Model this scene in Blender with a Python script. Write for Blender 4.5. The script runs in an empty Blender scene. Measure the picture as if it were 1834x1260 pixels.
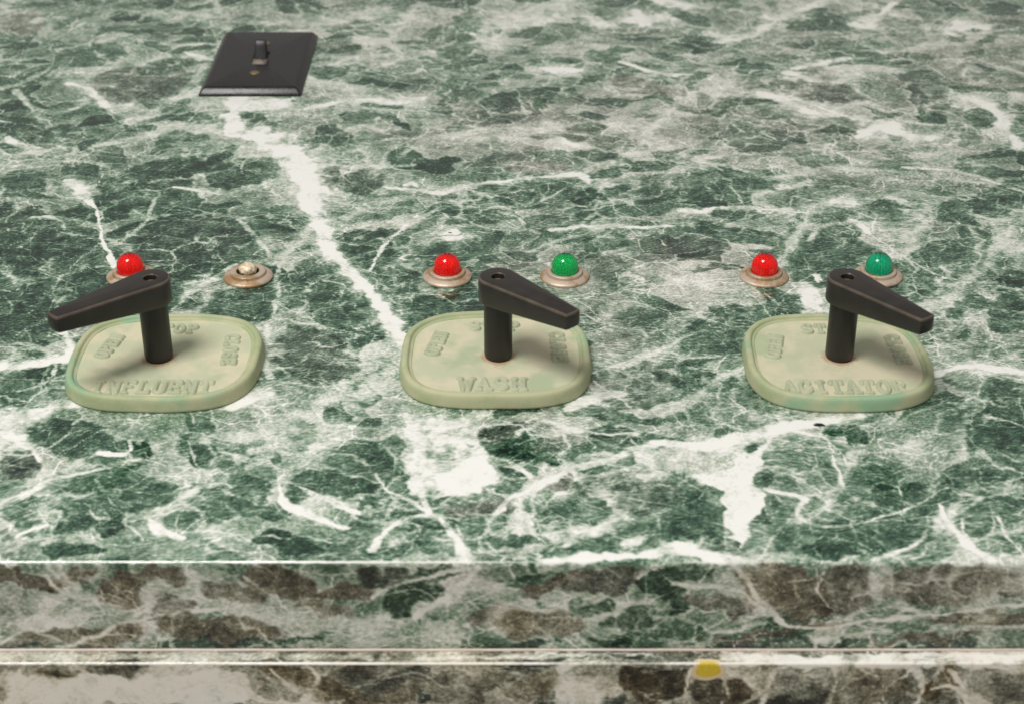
import bpy, bmesh, math, random
import numpy as np
from mathutils import Vector, Matrix

MM = 0.001
R = math.radians
scene = bpy.context.scene
col = scene.collection
random.seed(7)

# ------------------------------------------------------------------ camera
cam_d = bpy.data.cameras.new("camera")
cam = bpy.data.objects.new("camera", cam_d)
col.objects.link(cam)
cam.location = (0, 0, 0.4295)
cam.rotation_euler = (R(90 - 29.6), 0, 0)
cam_d.sensor_fit = 'HORIZONTAL'
cam_d.sensor_width = 36.0
cam_d.lens = 36.0 * 3095 / 1834
cam_d.clip_start = 0.02
cam_d.clip_end = 20
cam_d.dof.use_dof = True
cam_d.dof.focus_distance = 0.930
cam_d.dof.aperture_fstop = 12.5
scene.camera = cam

# ------------------------------------------------------------------ room light
world = bpy.data.worlds.new("World")
scene.world = world
world.use_nodes = True
bg = world.node_tree.nodes["Background"]
# the room: pale ceiling and walls above, a brown floor below
wt = world.node_tree
tc = wt.nodes.new('ShaderNodeTexCoord'); sx = wt.nodes.new('ShaderNodeSeparateXYZ'); mr = wt.nodes.new('ShaderNodeMapRange'); mx = wt.nodes.new('ShaderNodeMix')
mx.data_type = 'RGBA'; mr.interpolation_type = 'SMOOTHSTEP'
mr.inputs[1].default_value = -0.35; mr.inputs[2].default_value = 0.25
mx.inputs[6].default_value = (1.0, 0.90, 0.70, 1); mx.inputs[7].default_value = (1.0, 0.97, 0.93, 1)
wt.links.new(tc.outputs['Generated'], sx.inputs[0]); wt.links.new(sx.outputs[2], mr.inputs[0])
wt.links.new(mr.outputs[0], mx.inputs[0]); wt.links.new(mx.outputs[2], bg.inputs[0])
bg.inputs[1].default_value = 0.35

def lamp(name, loc, aim, size, watts, colour):
    l = bpy.data.lights.new(name, 'AREA')
    l.shape = 'DISK'; l.size = size; l.energy = watts; l.color = colour
    o = bpy.data.objects.new(name, l); col.objects.link(o)
    o.location = loc
    o.rotation_euler = (Vector(aim) - Vector(loc)).to_track_quat('-Z', 'Y').to_euler()
    return o
lamp("ceiling_lamp", (-0.74, 0.02, 2.12), (0, 0.8, 0), 0.90, 49, (1.0, 0.98, 0.95))

vs = scene.view_settings
vs.view_transform = 'Standard'; vs.look = 'None'; vs.gamma = 1; vs.exposure = 0.0
vs.use_curve_mapping = False
scene.cycles.use_denoising = True
scene.cycles.max_bounces = 10
scene.cycles.transmission_bounces = 10

# ------------------------------------------------------------------ helpers
def mesh_obj(name, verts, faces, mat, parent=None, smooth=True):
    m = bpy.data.meshes.new(name)
    m.from_pydata([tuple(v) for v in verts], [], faces)
    m.update()
    if smooth:
        m.polygons.foreach_set('use_smooth', [True] * len(m.polygons))
    if mat: m.materials.append(mat)
    o = bpy.data.objects.new(name, m); col.objects.link(o)
    if parent: o.parent = parent
    return o

def fix_normals(o):
    bm = bmesh.new(); bm.from_mesh(o.data)
    bmesh.ops.recalc_face_normals(bm, faces=bm.faces)
    bm.to_mesh(o.data); bm.free()

def sharp(o, deg):
    o.data.set_sharp_from_angle(angle=R(deg))

def tag(o, label=None, cat=None, group=None, kind=None):
    if label: o['label'] = label
    if cat: o['category'] = cat
    if group: o['group'] = group
    if kind: o['kind'] = kind
    return o

def empty(name, loc):
    o = bpy.data.objects.new(name, None); col.objects.link(o)
    o.location = loc; o.empty_display_size = 0.02
    return o

def lathe(name, prof, seg, mat, parent=None, rad=None, sharp_deg=40):
    """prof: (r, z) in mm from the outside to the axis; rad(angle, r, i) may modulate the radius."""
    verts, faces = [], []
    n = len(prof)
    for k in range(seg):
        a = 2 * math.pi * k / seg
        for i, (r, z) in enumerate(prof):
            rr = rad(a, r, i) if rad else r
            verts.append((rr * math.cos(a) * MM, rr * math.sin(a) * MM, z * MM))
    for k in range(seg):
        k2 = (k + 1) % seg
        for i in range(n - 1):
            faces.append((k * n + i, k2 * n + i, k2 * n + i + 1, k * n + i + 1))
    o = mesh_obj(name, verts, faces, mat, parent)
    bm = bmesh.new(); bm.from_mesh(o.data)
    bmesh.ops.remove_doubles(bm, verts=bm.verts, dist=1e-6)
    bmesh.ops.recalc_face_normals(bm, faces=bm.faces)
    bm.to_mesh(o.data); bm.free()
    sharp(o, sharp_deg)
    return o

class NT:
    """small node-tree writer"""
    def __init__(self, name):
        self.m = bpy.data.materials.new(name); self.m.use_nodes = True
        self.t = self.m.node_tree
        self.p = self.t.nodes["Principled BSDF"]
        self.out = self.t.nodes["Material Output"]
    def n(self, typ, **kw):
        nd = self.t.nodes.new(typ)
        for k, v in kw.items():
            if k in nd.inputs: self.set(nd.inputs[k], v)
            else: setattr(nd, k, v)
        return nd
    def set(self, sock, v):
        if hasattr(v, 'is_linked') or isinstance(v, bpy.types.NodeSocket): self.t.links.new(v, sock)
        else: sock.default_value = v
    def math(self, op, a, b=0.0, c=None, clamp=False):
        nd = self.t.nodes.new('ShaderNodeMath'); nd.operation = op; nd.use_clamp = clamp
        self.set(nd.inputs[0], a); self.set(nd.inputs[1], b)
        if c is not None: self.set(nd.inputs[2], c)
        return nd.outputs[0]
    def vmath(self, op, a, b=None, s=None):
        nd = self.t.nodes.new('ShaderNodeVectorMath'); nd.operation = op
        self.set(nd.inputs[0], a)
        if b is not None: self.set(nd.inputs[1], b)
        if s is not None: self.set(nd.inputs['Scale'], s)
        return nd.outputs[0]
    def noise(self, vec, scale, detail=3.0, rough=0.55, dist=0.0):
        nd = self.t.nodes.new('ShaderNodeTexNoise')
        self.set(nd.inputs['Vector'], vec); nd.inputs['Scale'].default_value = scale
        nd.inputs['Detail'].default_value = detail; nd.inputs['Roughness'].default_value = rough
        nd.inputs['Distortion'].default_value = dist
        return nd.outputs['Fac'], nd.outputs['Color']
    def step(self, v, a, b, lo=0.0, hi=1.0):
        nd = self.t.nodes.new('ShaderNodeMapRange'); nd.interpolation_type = 'SMOOTHSTEP'
        self.set(nd.inputs[0], v); nd.inputs[1].default_value = a; nd.inputs[2].default_value = b
        nd.inputs[3].default_value = lo; nd.inputs[4].default_value = hi
        return nd.outputs[0]
    def ramp(self, fac, stops):
        nd = self.t.nodes.new('ShaderNodeValToRGB')
        e = nd.color_ramp.elements
        while len(e) < len(stops): e.new(0.5)
        for el, (p, c) in zip(e, stops):
            el.position = p; el.color = (*c, 1)
        self.set(nd.inputs[0], fac)
        return nd.outputs[0]
    def mix(self, f, a, b):
        nd = self.t.nodes.new('ShaderNodeMix'); nd.data_type = 'RGBA'
        self.set(nd.inputs[0], f)
        for s, v in ((nd.inputs[6], a), (nd.inputs[7], b)):
            if isinstance(v, tuple): s.default_value = (*v, 1)
            else: self.set(s, v)
        return nd.outputs[2]
    def mm(self):
        tc = self.t.nodes.new('ShaderNodeTexCoord')
        return self.vmath('SCALE', tc.outputs['Object'], s=1000.0)
    def attr(self, name):
        nd = self.t.nodes.new('ShaderNodeAttribute'); nd.attribute_name = name
        return nd.outputs['Fac']
    def bump(self, h, strength, dist):
        nd = self.t.nodes.new('ShaderNodeBump'); nd.inputs['Strength'].default_value = strength
        nd.inputs['Distance'].default_value = dist
        self.set(nd.inputs['Height'], h)
        self.t.links.new(nd.outputs[0], self.p.inputs['Normal'])
    def base(self, v): self.set(self.p.inputs['Base Color'], (*v, 1) if isinstance(v, tuple) else v)
    def rough(self, v): self.set(self.p.inputs['Roughness'], v)

# ------------------------------------------------------------------ what the stone looks like (mm on the stone, unrolled over the edge)
TOP_VEINS = [
    (0.5,((-172.2,1041.1,40.6),(-148.2,1020.8,49.3),(-130.4,987.1,39.0),(-121.0,949.5,32.9),(-111.5,906.6,24.6),(-101.7,870.1,17.8),(-80.5,829.3,15.7),(-62.8,785.3,14.5))),
    (1,((-184.3,1108.3,13.2),(-184.9,1074.9,11.9),(-178.8,1046.8,16.9),(-160.7,1035.5,29.5),(-142.2,1015.3,27.7),(-130.0,987.1,22.4),(-122.5,953.6,20.6),(-115.7,925.7,17.0),(-109.0,900.6,12.6),(-101.7,870.1,9.7),(-89.4,845.9,9.8),(-78.8,826.0,9.3),(-69.8,803.7,8.7),(-61.1,782.3,9.1),(-52.7,758.9,9.4))),
    (0.55,((-176.1,1043.0,23.7),(-194.6,1045.8,16.2),(-221.1,1052.5,15.5),(-242.6,1031.8,10.7),(-265.8,1022.6,7.4))),
    (0.6,((-115.0,902.8,9.8),(-121.9,877.2,5.8),(-128.0,861.7,4.2),(-127.7,835.9,3.3),(-124.2,816.4,3.6),(-124.8,791.4,3.0),(-125.5,773.4,4.1),(-124.9,750.4,4.4),(-118.3,731.1,4.0))),
    (0.6,((-128.9,856.2,9.6),(-147.4,856.2,10.8),(-157.8,842.6,6.4),(-171.4,822.8,5.2),(-176.2,806.9,3.1),(-179.1,794.4,2.2))),
    (0.6,((-159.9,912.6,3.7),(-147.4,891.7,3.4),(-137.2,868.7,3.5),(-131.2,854.8,4.1))),
    (0.95,((-269.2,965.9,8.0),(-261.1,955.2,12.7),(-250.9,935.9,4.2),(-240.8,912.6,2.3),(-232.4,884.4,1.9),(-225.3,866.6,2.9),(-217.8,849.3,3.7),(-212.9,832.6,4.1))),
    (0.75,((-278.8,914.1,4.7),(-271.1,915.7,4.8),(-263.2,909.6,2.7),(-257.6,900.6,1.1))),
    (0.55,((-212.6,949.5,3.7),(-213.0,928.0,3.6),(-212.4,910.3,2.8),(-218.5,888.0,1.9),(-224.3,877.2,1.6))),
    (0.75,((-204.2,957.7,3.0),(-192.4,953.6,4.3),(-172.8,945.5,3.6))),
    (0.5,((-172.8,945.5,3.8),(-154.3,957.7,5.1),(-139.3,974.3,6.2))),
    (0.55,((-232.9,880.8,1.9),(-239.4,859.6,1.4),(-244.8,842.6,1.2),(-245.5,822.8,1.0),(-242.7,806.9,0.9))),
    (0.5,((-237.7,935.9,3.2),(-225.5,941.5,3.9),(-213.6,949.5,4.6))),
    (0.5,((-248.0,945.5,1.0),(-242.0,928.0,1.0),(-237.8,920.3,0.7))),
    (0.8,((-61.0,905.1,3.5),(-69.7,884.4,2.8),(-74.7,864.5,3.0),(-79.3,845.9,2.9))),
    (0.6,((-61.9,902.8,4.3),(-51.3,918.0,3.5),(-40.2,928.0,2.5))),
    (0.55,((-95.3,897.6,9.9),(-76.6,906.6,10.4),(-60.4,906.6,10.5))),
    (0.5,((-102.3,905.1,9.1),(-84.6,928.0,7.6),(-68.8,939.1,8.5),(-52.6,949.5,5.8))),
    (0.8,((-76.6,957.7,4.7),(-52.7,951.1,7.1),(-39.2,949.5,6.3),(-29.4,957.7,5.3),(-5.8,965.9,4.8),(14.7,971.8,4.9),(31.9,975.2,5.8),(42.2,976.9,8.3),(47.1,961.8,2.6))),
    (0.55,((42.2,976.9,7.2),(53.0,988.9,9.1),(67.5,1000.2,9.8),(79.1,1018.1,7.6),(87.7,1041.1,6.6),(98.7,1067.0,7.4),(114.0,1094.9,7.9),(124.6,1108.3,5.2))),
    (0.55,((31.3,891.7,1.9),(43.1,910.3,2.7),(57.4,937.5,4.5),(67.8,945.5,11.0),(70.5,933.5,4.7))),
    (0.8,((21.8,897.6,4.3),(39.6,902.1,4.4),(55.7,902.8,6.0),(74.9,900.6,4.5),(91.2,903.6,3.6))),
    (0.5,((55.7,902.8,3.7),(42.5,893.2,3.8),(26.3,884.4,3.7),(11.9,872.2,2.9))),
    (0.6,((-25.4,929.6,4.4),(-8.9,923.4,2.1),(4.2,912.6,2.9),(9.0,905.1,1.0))),
    (0.55,((9.2,929.6,2.5),(22.6,941.5,1.8),(31.3,953.6,1.7),(41.8,965.9,1.7))),
    (0.95,((101.0,923.4,4.6),(107.4,921.8,9.3),(113.1,922.6,8.0),(118.9,928.0,3.9))),
    (0.7,((118.9,928.0,5.5),(129.4,928.0,6.3),(149.0,926.5,4.7),(168.0,921.8,3.9),(180.5,918.0,3.1))),
    (0.6,((190.8,941.5,7.4),(174.2,919.5,7.3),(165.2,897.6,7.0),(156.9,877.2,7.2),(150.6,854.8,4.4))),
    (0.9,((195.8,911.9,4.8),(201.0,904.3,5.9),(204.4,894.6,2.9))),
    (0.7,((204.4,894.6,2.0),(209.8,882.2,1.5),(213.6,872.2,1.7),(209.1,861.7,1.6))),
    (0.65,((224.6,943.9,7.2),(234.4,934.3,8.9),(244.6,928.0,10.2),(246.3,917.2,5.2),(236.2,902.8,5.9),(220.0,883.0,4.2))),
    (0.85,((189.9,935.9,6.0),(196.8,937.5,12.9),(204.3,932.7,6.1))),
    (0.55,((297.4,910.3,7.5),(281.7,891.7,8.1),(270.7,870.1,7.9),(258.9,849.3,7.9),(242.1,829.3,8.9),(227.0,815.1,9.7),(211.5,797.5,11.5))),
    (0.6,((297.4,910.3,6.2),(280.4,912.6,4.7),(268.8,918.7,3.9))),
    (0.55,((214.0,871.5,2.1),(223.2,854.8,2.2),(232.6,841.2,1.7))),
    (0.6,((182.0,906.6,1.6),(169.0,884.4,3.1))),
    (0.5,((134.1,821.5,1.4),(140.1,810.0,1.7),(150.0,806.9,1.8),(153.8,802.5,1.6))),
    (0.5,((114.1,816.4,1.7),(122.1,808.7,1.4),(126.7,797.5,1.2))),
    (0.5,((140.1,810.0,1.1),(142.8,797.5,1.0),(143.6,788.4,1.0))),
    (1,((206.4,731.6,3.3),(216.1,738.2,5.2),(223.8,742.0,6.4),(235.9,740.4,6.8),(252.2,734.9,6.8))),
    (0.6,((68.3,756.1,1.7),(83.0,750.4,2.3),(98.8,752.1,2.8),(120.1,754.9,2.2))),
    (0.6,((72.0,694.7,5.1),(83.7,707.4,6.7),(95.6,720.4,5.8),(105.1,732.7,4.7),(118.8,743.7,2.6))),
    (0.65,((38.0,734.9,2.8),(53.6,744.8,3.3),(65.2,752.1,3.8),(80.1,762.9,3.2),(92.4,774.6,2.2))),
    (0.55,((36.0,797.5,1.6),(58.4,779.3,2.3),(81.4,779.3,2.4))),
    (0.85,((-254.0,742.0,14.8),(-238.1,744.8,11.5),(-223.5,751.5,9.2))),
    (0.75,((-240.9,691.2,12.4),(-229.0,696.2,13.4),(-217.5,703.8,12.6),(-204.8,706.3,5.3))),
    (0.85,((-236.1,672.6,19.9),(-229.0,675.0,9.3),(-222.1,667.9,2.9),(-214.0,657.6,2.8))),
    (0.95,((-231.2,775.8,5.9),(-224.9,762.9,5.5),(-222.6,747.6,5.6))),
    (0.5,((-259.1,761.8,3.0),(-245.7,764.7,4.1),(-225.4,750.4,2.1))),
    (0.6,((-239.7,717.8,1.6),(-230.1,723.1,3.2),(-225.7,739.3,3.4))),
    (0.75,((-222.8,620.8,4.9),(-215.1,629.0,4.9),(-205.5,640.4,4.8),(-192.0,647.1,3.3),(-180.1,650.3,1.9))),
    (0.9,((-211.5,597.2,2.2),(-206.6,604.1,4.1),(-199.6,607.0,3.0))),
    (0.7,((-199.6,607.0,1.2),(-204.3,616.6,0.9),(-207.5,622.9,0.7))),
    (0.65,((-186.1,640.4,2.6),(-177.9,627.2,1.6),(-169.5,615.3,1.7),(-154.7,613.6,2.1),(-146.8,623.8,3.0),(-140.7,631.6,5.4),(-138.3,633.7,3.2))),
    (0.95,((-187.3,663.2,3.5),(-178.5,661.3,5.7),(-175.5,665.5,3.0),(-176.6,673.6,1.3))),
    (0.6,((-204.5,647.1,1.3),(-189.9,660.8,2.7),(-186.4,662.2,3.8))),
    (0.6,((-186.8,622.9,1.1),(-178.5,612.4,2.0),(-171.3,612.4,1.3))),
    (0.55,((-192.9,586.1,1.3),(-188.1,596.0,2.1),(-182.5,602.9,2.2))),
    (0.9,((-133.6,703.3,5.9),(-126.8,712.5,11.4),(-119.1,715.1,8.4))),
    (0.5,((-133.5,675.0,4.8),(-121.2,679.9,12.7),(-103.6,684.7,17.7),(-83.1,689.7,14.9))),
    (0.55,((-95.4,707.4,5.0),(-80.0,715.1,13.0),(-64.4,723.1,15.0),(-60.6,750.4,7.7))),
    (0.95,((-103.9,636.8,1.5),(-98.6,622.9,4.6),(-89.9,616.6,5.4),(-79.5,608.2,4.9),(-70.8,604.1,3.0))),
    (0.7,((-98.2,636.8,2.9),(-85.0,628.1,4.4),(-72.2,620.8,4.5))),
    (0.9,((-155.8,610.3,2.2),(-148.9,601.3,5.4),(-141.6,597.2,5.4))),
    (0.8,((-161.3,604.1,2.0),(-156.2,596.0,2.5))),
    (0.6,((-139.5,602.1,1.6),(-127.8,602.9,2.4),(-117.8,600.0,1.9))),
    (0.55,((-122.9,610.3,1.5),(-117.8,600.0,1.3),(-112.3,594.0,0.9))),
    (0.75,((-44.5,660.8,4.1),(-41.5,640.4,4.5),(-38.1,620.8,4.9),(-35.8,612.4,4.0))),
    (0.9,((-77.0,620.8,3.1),(-72.0,618.7,6.1),(-65.7,615.3,3.0))),
    (0.75,((-58.2,588.1,3.7),(-54.0,602.1,3.7),(-43.8,612.4,3.6),(-30.6,613.6,2.5))),
    (0.85,((-30.6,612.4,1.6),(-26.7,604.1,2.7),(-22.4,594.0,4.6),(-18.3,582.2,6.5))),
    (0.7,((-61.3,647.1,0.8),(-56.1,635.9,1.8),(-48.2,627.2,3.3),(-39.3,618.7,5.4))),
    (0.85,((-10.1,608.2,2.3),(-5.3,617.8,3.5),(-0.5,626.4,4.0),(6.9,632.4,3.3),(14.4,639.5,4.3))),
    (0.75,((5.7,631.6,3.5),(20.8,646.2,4.6),(36.1,653.9,5.8),(51.7,662.2,5.9),(67.6,670.3,7.4),(80.2,667.9,6.6))),
    (0.95,((11.8,633.3,2.5),(15.6,639.5,4.5),(20.7,645.7,2.4))),
    (0.7,((11.1,631.6,2.2),(9.2,616.6,2.0),(6.7,606.2,2.2),(13.7,594.0,1.2))),
    (0.85,((14.7,586.9,3.2),(26.6,594.0,4.2),(36.4,602.1,4.0),(45.8,610.3,3.0))),
    (0.55,((24.2,592.0,2.1),(26.7,598.0,1.4),(24.8,614.5,0.8),(20.2,622.9,0.9))),
    (0.5,((25.2,627.2,1.6),(44.1,614.5,1.5),(55.5,604.1,1.7),(65.0,588.1,1.2))),
    (0.85,((-9.3,650.3,2.3),(3.3,650.3,2.6),(10.2,643.0,2.2))),
    (0.75,((-14.6,592.0,0.8),(-10.7,604.1,2.2),(-1.7,608.2,2.1),(9.1,604.1,1.6))),
    (0.6,((2.1,670.3,1.3),(9.8,675.0,1.7),(17.6,679.9,1.3))),
    (0.5,((-8.1,656.7,1.4),(10.9,657.6,1.4))),
    (0.75,((6.1,693.2,3.9),(17.8,689.7,4.7),(29.4,683.3,4.6),(39.7,679.4,2.9),(57.9,679.9,1.9))),
    (0.7,((39.6,728.4,2.0),(46.7,717.8,2.3),(55.4,704.8,2.2),(61.3,692.2,1.7))),
    (0.75,((27.4,702.2,5.8),(38.4,711.5,9.3),(52.0,715.1,7.0))),
    (0.95,((65.2,672.6,5.7),(72.7,670.3,10.5),(88.1,669.8,10.2),(106.6,675.0,11.4),(117.8,681.3,11.8),(128.8,686.2,10.1),(145.0,689.2,8.4),(164.3,694.7,5.6))),
    (0.85,((118.9,679.9,5.7),(133.4,681.3,3.9),(145.1,673.6,2.6),(144.9,659.5,2.2),(146.2,645.7,2.7),(147.1,635.9,1.4))),
    (0.8,((112.1,633.3,2.6),(123.0,629.8,4.4),(128.0,627.2,4.1),(123.8,615.3,2.6),(129.6,605.3,2.9),(147.6,606.2,2.3),(162.3,614.5,1.7),(175.9,622.1,1.3),(193.4,635.1,1.3))),
    (0.6,((128.2,612.4,2.5),(139.6,622.9,2.1),(146.7,633.7,2.2))),
    (0.5,((147.1,635.9,1.5),(153.8,649.4,1.0),(159.6,667.9,1.0))),
    (0.95,((186.0,621.6,3.1),(186.3,608.2,4.0),(191.4,594.0,5.3),(198.9,581.0,6.1))),
    (0.75,((179.2,612.4,1.4),(174.4,597.2,2.1),(159.4,586.9,3.2),(149.0,581.0,3.2))),
    (0.75,((209.5,612.4,1.6),(210.4,594.8,1.7),(213.6,585.3,2.5))),
    (0.65,((208.5,620.8,1.0),(206.1,606.2,1.4),(199.4,590.0,1.1))),
    (0.95,((61.5,588.1,2.1),(69.8,592.0,8.0),(80.0,586.1,8.4),(92.2,581.0,6.1))),
    (1,((14.6,579.9,3.8),(30.9,583.0,6.9),(49.6,584.5,6.2),(69.3,586.1,5.5),(93.4,580.6,6.2))),
    (0.6,((86.2,578.3,3.0),(101.5,581.0,2.6),(106.9,592.0,1.2),(112.4,602.1,1.3))),
    (0.8,((49.0,594.0,8.3),(55.0,596.0,4.6))),
    (0.65,((224.9,694.7,2.1),(234.2,689.7,2.0),(239.3,684.7,1.4))),
    (0.85,((-138.8,1083.8,5.6),(-119.2,1094.9,8.8),(-100.8,1100.1,11.3),(-79.8,1096.0,11.2),(-59.5,1104.2,6.9))),
    (0.6,((41.6,1314.5,28.3),(18.4,1280.7,31.2),(-7.2,1258.6,27.7),(-22.9,1235.8,8.0),(-13.1,1213.7,4.8),(-4.8,1193.5,4.0))),
    (1,((26.8,1159.0,11.2),(38.6,1159.0,20.1),(47.7,1157.9,6.7))),
    (0.95,((170.2,1108.3,7.7),(182.4,1100.1,11.5),(195.2,1084.8,9.7),(205.3,1072.9,4.0))),
    (0.85,((169.8,1114.6,5.9),(186.7,1104.2,4.7),(210.0,1083.8,4.3),(225.4,1065.0,4.0))),
    (0.95,((221.8,1033.6,4.1),(234.6,1050.6,12.7),(245.7,1055.4,20.5),(250.2,1041.1,10.3))),
    (0.8,((250.6,1043.0,15.3),(262.7,1031.8,13.3),(274.5,1036.4,9.6))),
    (0.8,((297.2,1089.9,9.3),(311.2,1102.1,16.4),(323.5,1074.9,11.7),(320.0,1045.8,9.0),(325.1,1018.1,10.5))),
    (0.75,((153.3,1218.6,12.2),(179.7,1233.3,10.2),(195.4,1258.6,8.7),(226.0,1294.0,9.9),(246.5,1314.5,8.8))),
    (0.85,((260.2,1254.7,15.3),(269.2,1250.9,10.0),(284.7,1284.7,6.4),(297.7,1307.6,5.9))),
    (0.85,((325.5,1235.8,11.1),(342.3,1254.7,27.5),(353.4,1248.4,17.7))),
    (0.8,((200.7,1162.4,7.3),(220.3,1173.7,12.6),(241.5,1181.8,7.1))),
    (0.8,((192.8,1153.5,7.8),(200.4,1146.8,9.9),(208.6,1135.9,5.0))),
    (0.7,((223.4,1131.6,8.0),(237.6,1146.8,11.0),(244.6,1153.5,5.8))),
    (0.8,((56.7,1274.1,10.5),(70.7,1254.7,17.9),(76.7,1248.4,9.6))),
    (0.9,((93.8,1287.3,6.7),(101.1,1267.6,30.7),(110.0,1274.1,14.5))),
    (0.9,((117.1,1311.7,23.1),(133.4,1298.1,16.0))),
    (0.85,((78.9,1173.7,5.5),(103.1,1151.2,7.2),(124.4,1149.0,5.5))),
    (0.85,((-306.1,1131.6,6.0),(-292.2,1120.9,8.8),(-281.2,1105.2,6.2),(-270.6,1089.9,8.0),(-257.8,1091.9,6.2))),
    (0.6,((-339.6,1118.8,5.4),(-321.4,1087.8,3.9),(-303.4,1077.8,6.9),(-290.7,1087.8,5.7))),
    (0.75,((-324.5,1036.4,3.0),(-311.6,1020.8,8.6),(-293.5,1011.7,13.1))),
    (0.85,((-235.0,1193.5,4.5),(-226.0,1187.6,6.8),(-215.4,1178.3,4.8))),
    (0.5,((-211.2,1233.3,4.6),(-217.4,1176.0,4.8),(-220.7,1129.5,8.7),(-235.0,1089.9,8.8),(-246.2,1060.2,6.2))),
    (0.5,((-194.5,1094.9,40.7),(-180.1,1100.1,41.4),(-157.2,1098.0,22.2))),
    (0.5,((-348.0,1235.8,2.5),(-327.9,1176.0,2.0),(-333.8,1142.4,6.1),(-351.6,1120.9,9.3))),
    (0.5,((-156.7,1235.8,13.7),(-134.0,1261.1,16.2),(-102.4,1294.0,14.6))),
    (0.6,((-109.6,1274.1,17.7),(-93.0,1280.7,15.5),(-66.7,1267.6,9.2))),
    (0.6,((-110.5,1176.0,7.6),(-97.7,1223.4,17.1),(-78.9,1181.8,5.7),(-90.2,1170.3,10.7))),
    (0.5,((-235.1,1314.5,9.2),(-214.4,1261.1,6.1),(-212.0,1229.6,3.4))),
    (0.5,((-310.1,1274.1,10.7),(-265.4,1287.3,13.3),(-229.0,1274.1,11.7))),
    (0.5,((-154.6,1142.4,11.5),(-130.2,1131.6,13.4),(-106.2,1120.9,17.0))),
    (0.8,((21.0,1045.8,4.8),(29.7,1031.8,8.0),(40.2,1022.6,7.4))),
    (0.55,((15.3,1022.6,3.4),(25.9,1018.1,4.5),(41.9,1020.8,7.1))),
    (0.6,((-36.2,1084.8,5.9),(-25.0,1082.8,8.0),(-11.9,1084.8,5.0))),
    (0.55,((-106.8,1036.4,2.9),(-101.1,1055.4,5.6),(-82.3,1045.8,5.0))),
    (0.6,((-103.4,995.8,4.0),(-82.0,987.1,6.0),(-61.4,991.5,5.2))),
    (0.5,((-72.1,995.8,2.0),(-56.3,1031.8,4.7),(-31.5,1045.8,4.3))),
    (0.8,((-66.1,961.8,4.8),(-61.7,963.5,7.3),(-58.1,957.7,3.0))),
    (0.9,((-40.6,893.2,5.5),(-35.9,895.4,9.6),(-30.3,893.2,4.1))),
    (0.55,((104.6,1009.1,7.5),(119.5,995.8,5.5),(142.3,982.8,4.7),(156.2,970.1,4.4))),
    (0.5,((156.2,970.1,7.7),(183.1,978.6,9.1),(201.6,987.1,10.3),(234.6,978.6,6.9),(309.6,957.7,6.8))),
    (0.7,((243.1,987.1,4.4),(269.9,982.8,5.2),(287.5,970.1,4.7),(307.5,949.5,3.8))),
    (0.6,((68.4,899.1,1.8),(83.4,884.4,1.7),(87.6,877.2,1.0))),
    (0.5,((240.5,849.3,1.8),(257.5,856.2,2.2),(288.8,877.2,2.6))),
    (0.7,((-218.4,538.1,2.4),(-202.8,547.1,2.5),(-185.7,551.9,2.3),(-161.7,555.4,2.0),(-153.0,559.9,1.6))),
    (0.8,((-195.1,533.5,2.8),(-180.0,540.5,2.5),(-162.4,548.9,2.3),(-145.5,552.5,2.0),(-128.3,554.9,1.8),(-117.0,555.4,1.2))),
    (0.7,((-194.5,574.4,1.9),(-189.8,565.4,2.6),(-177.7,559.0,2.4),(-165.0,557.2,1.5))),
    (0.6,((-110.9,573.6,1.6),(-105.6,565.7,1.9),(-96.7,559.0,1.7))),
    (0.7,((-155.6,546.5,1.7),(-150.2,540.5,1.9),(-149.8,533.5,1.7))),
    (0.8,((-144.6,549.5,1.0),(-144.2,542.0,1.0),(-145.4,534.5,0.9))),
    (0.75,((-60.2,562.5,2.0),(-46.0,568.1,2.5),(-34.2,573.0,2.3),(-17.9,577.3,2.0))),
    (0.85,((-40.6,551.0,2.2),(-29.8,559.9,3.5),(-20.3,568.6,3.3),(-14.4,577.3,2.5))),
    (0.5,((-121.6,556.9,6.0),(-103.1,552.5,7.8),(-79.7,548.0,6.0),(-56.0,549.5,7.1))),
    (0.6,((-85.2,534.5,2.4),(-66.0,537.5,3.0),(-46.9,539.0,3.0))),
    (0.85,((94.6,577.3,1.9),(99.9,567.2,2.2),(107.8,555.4,3.0),(116.7,547.1,2.2),(131.1,545.0,2.1),(151.9,549.5,2.1),(175.3,551.9,2.1),(215.4,558.4,2.7))),
    (0.7,((130.6,576.4,1.2),(127.9,567.2,1.2),(132.3,557.5,1.2),(137.8,554.0,1.1))),
    (0.55,((152.6,577.3,10.1),(153.6,567.2,7.0),(153.7,555.4,4.7))),
    (0.85,((158.3,556.0,2.3),(166.7,554.9,2.9),(175.1,553.4,1.7))),
    (0.7,((68.3,570.1,2.9),(84.8,567.2,3.4),(96.6,564.3,2.4),(106.7,554.0,2.0))),
    (0.6,((31.4,549.5,2.9),(45.4,556.9,2.9),(59.4,559.9,2.6))),
    (0.6,((0.7,556.9,2.4),(19.5,555.4,2.7),(38.2,561.3,2.9))),
    (0.7,((86.1,543.5,3.0),(100.2,546.5,4.8),(107.2,548.0,3.0))),
    (0.7,((131.6,539.0,2.1),(145.6,542.0,2.7),(161.9,545.0,2.1))),
    (0.6,((194.9,546.5,2.7),(217.0,547.1,2.7))),
    (0.5,((-13.3,570.1,8.0),(-4.0,561.3,7.1),(-8.8,546.5,6.3))),
]
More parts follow.
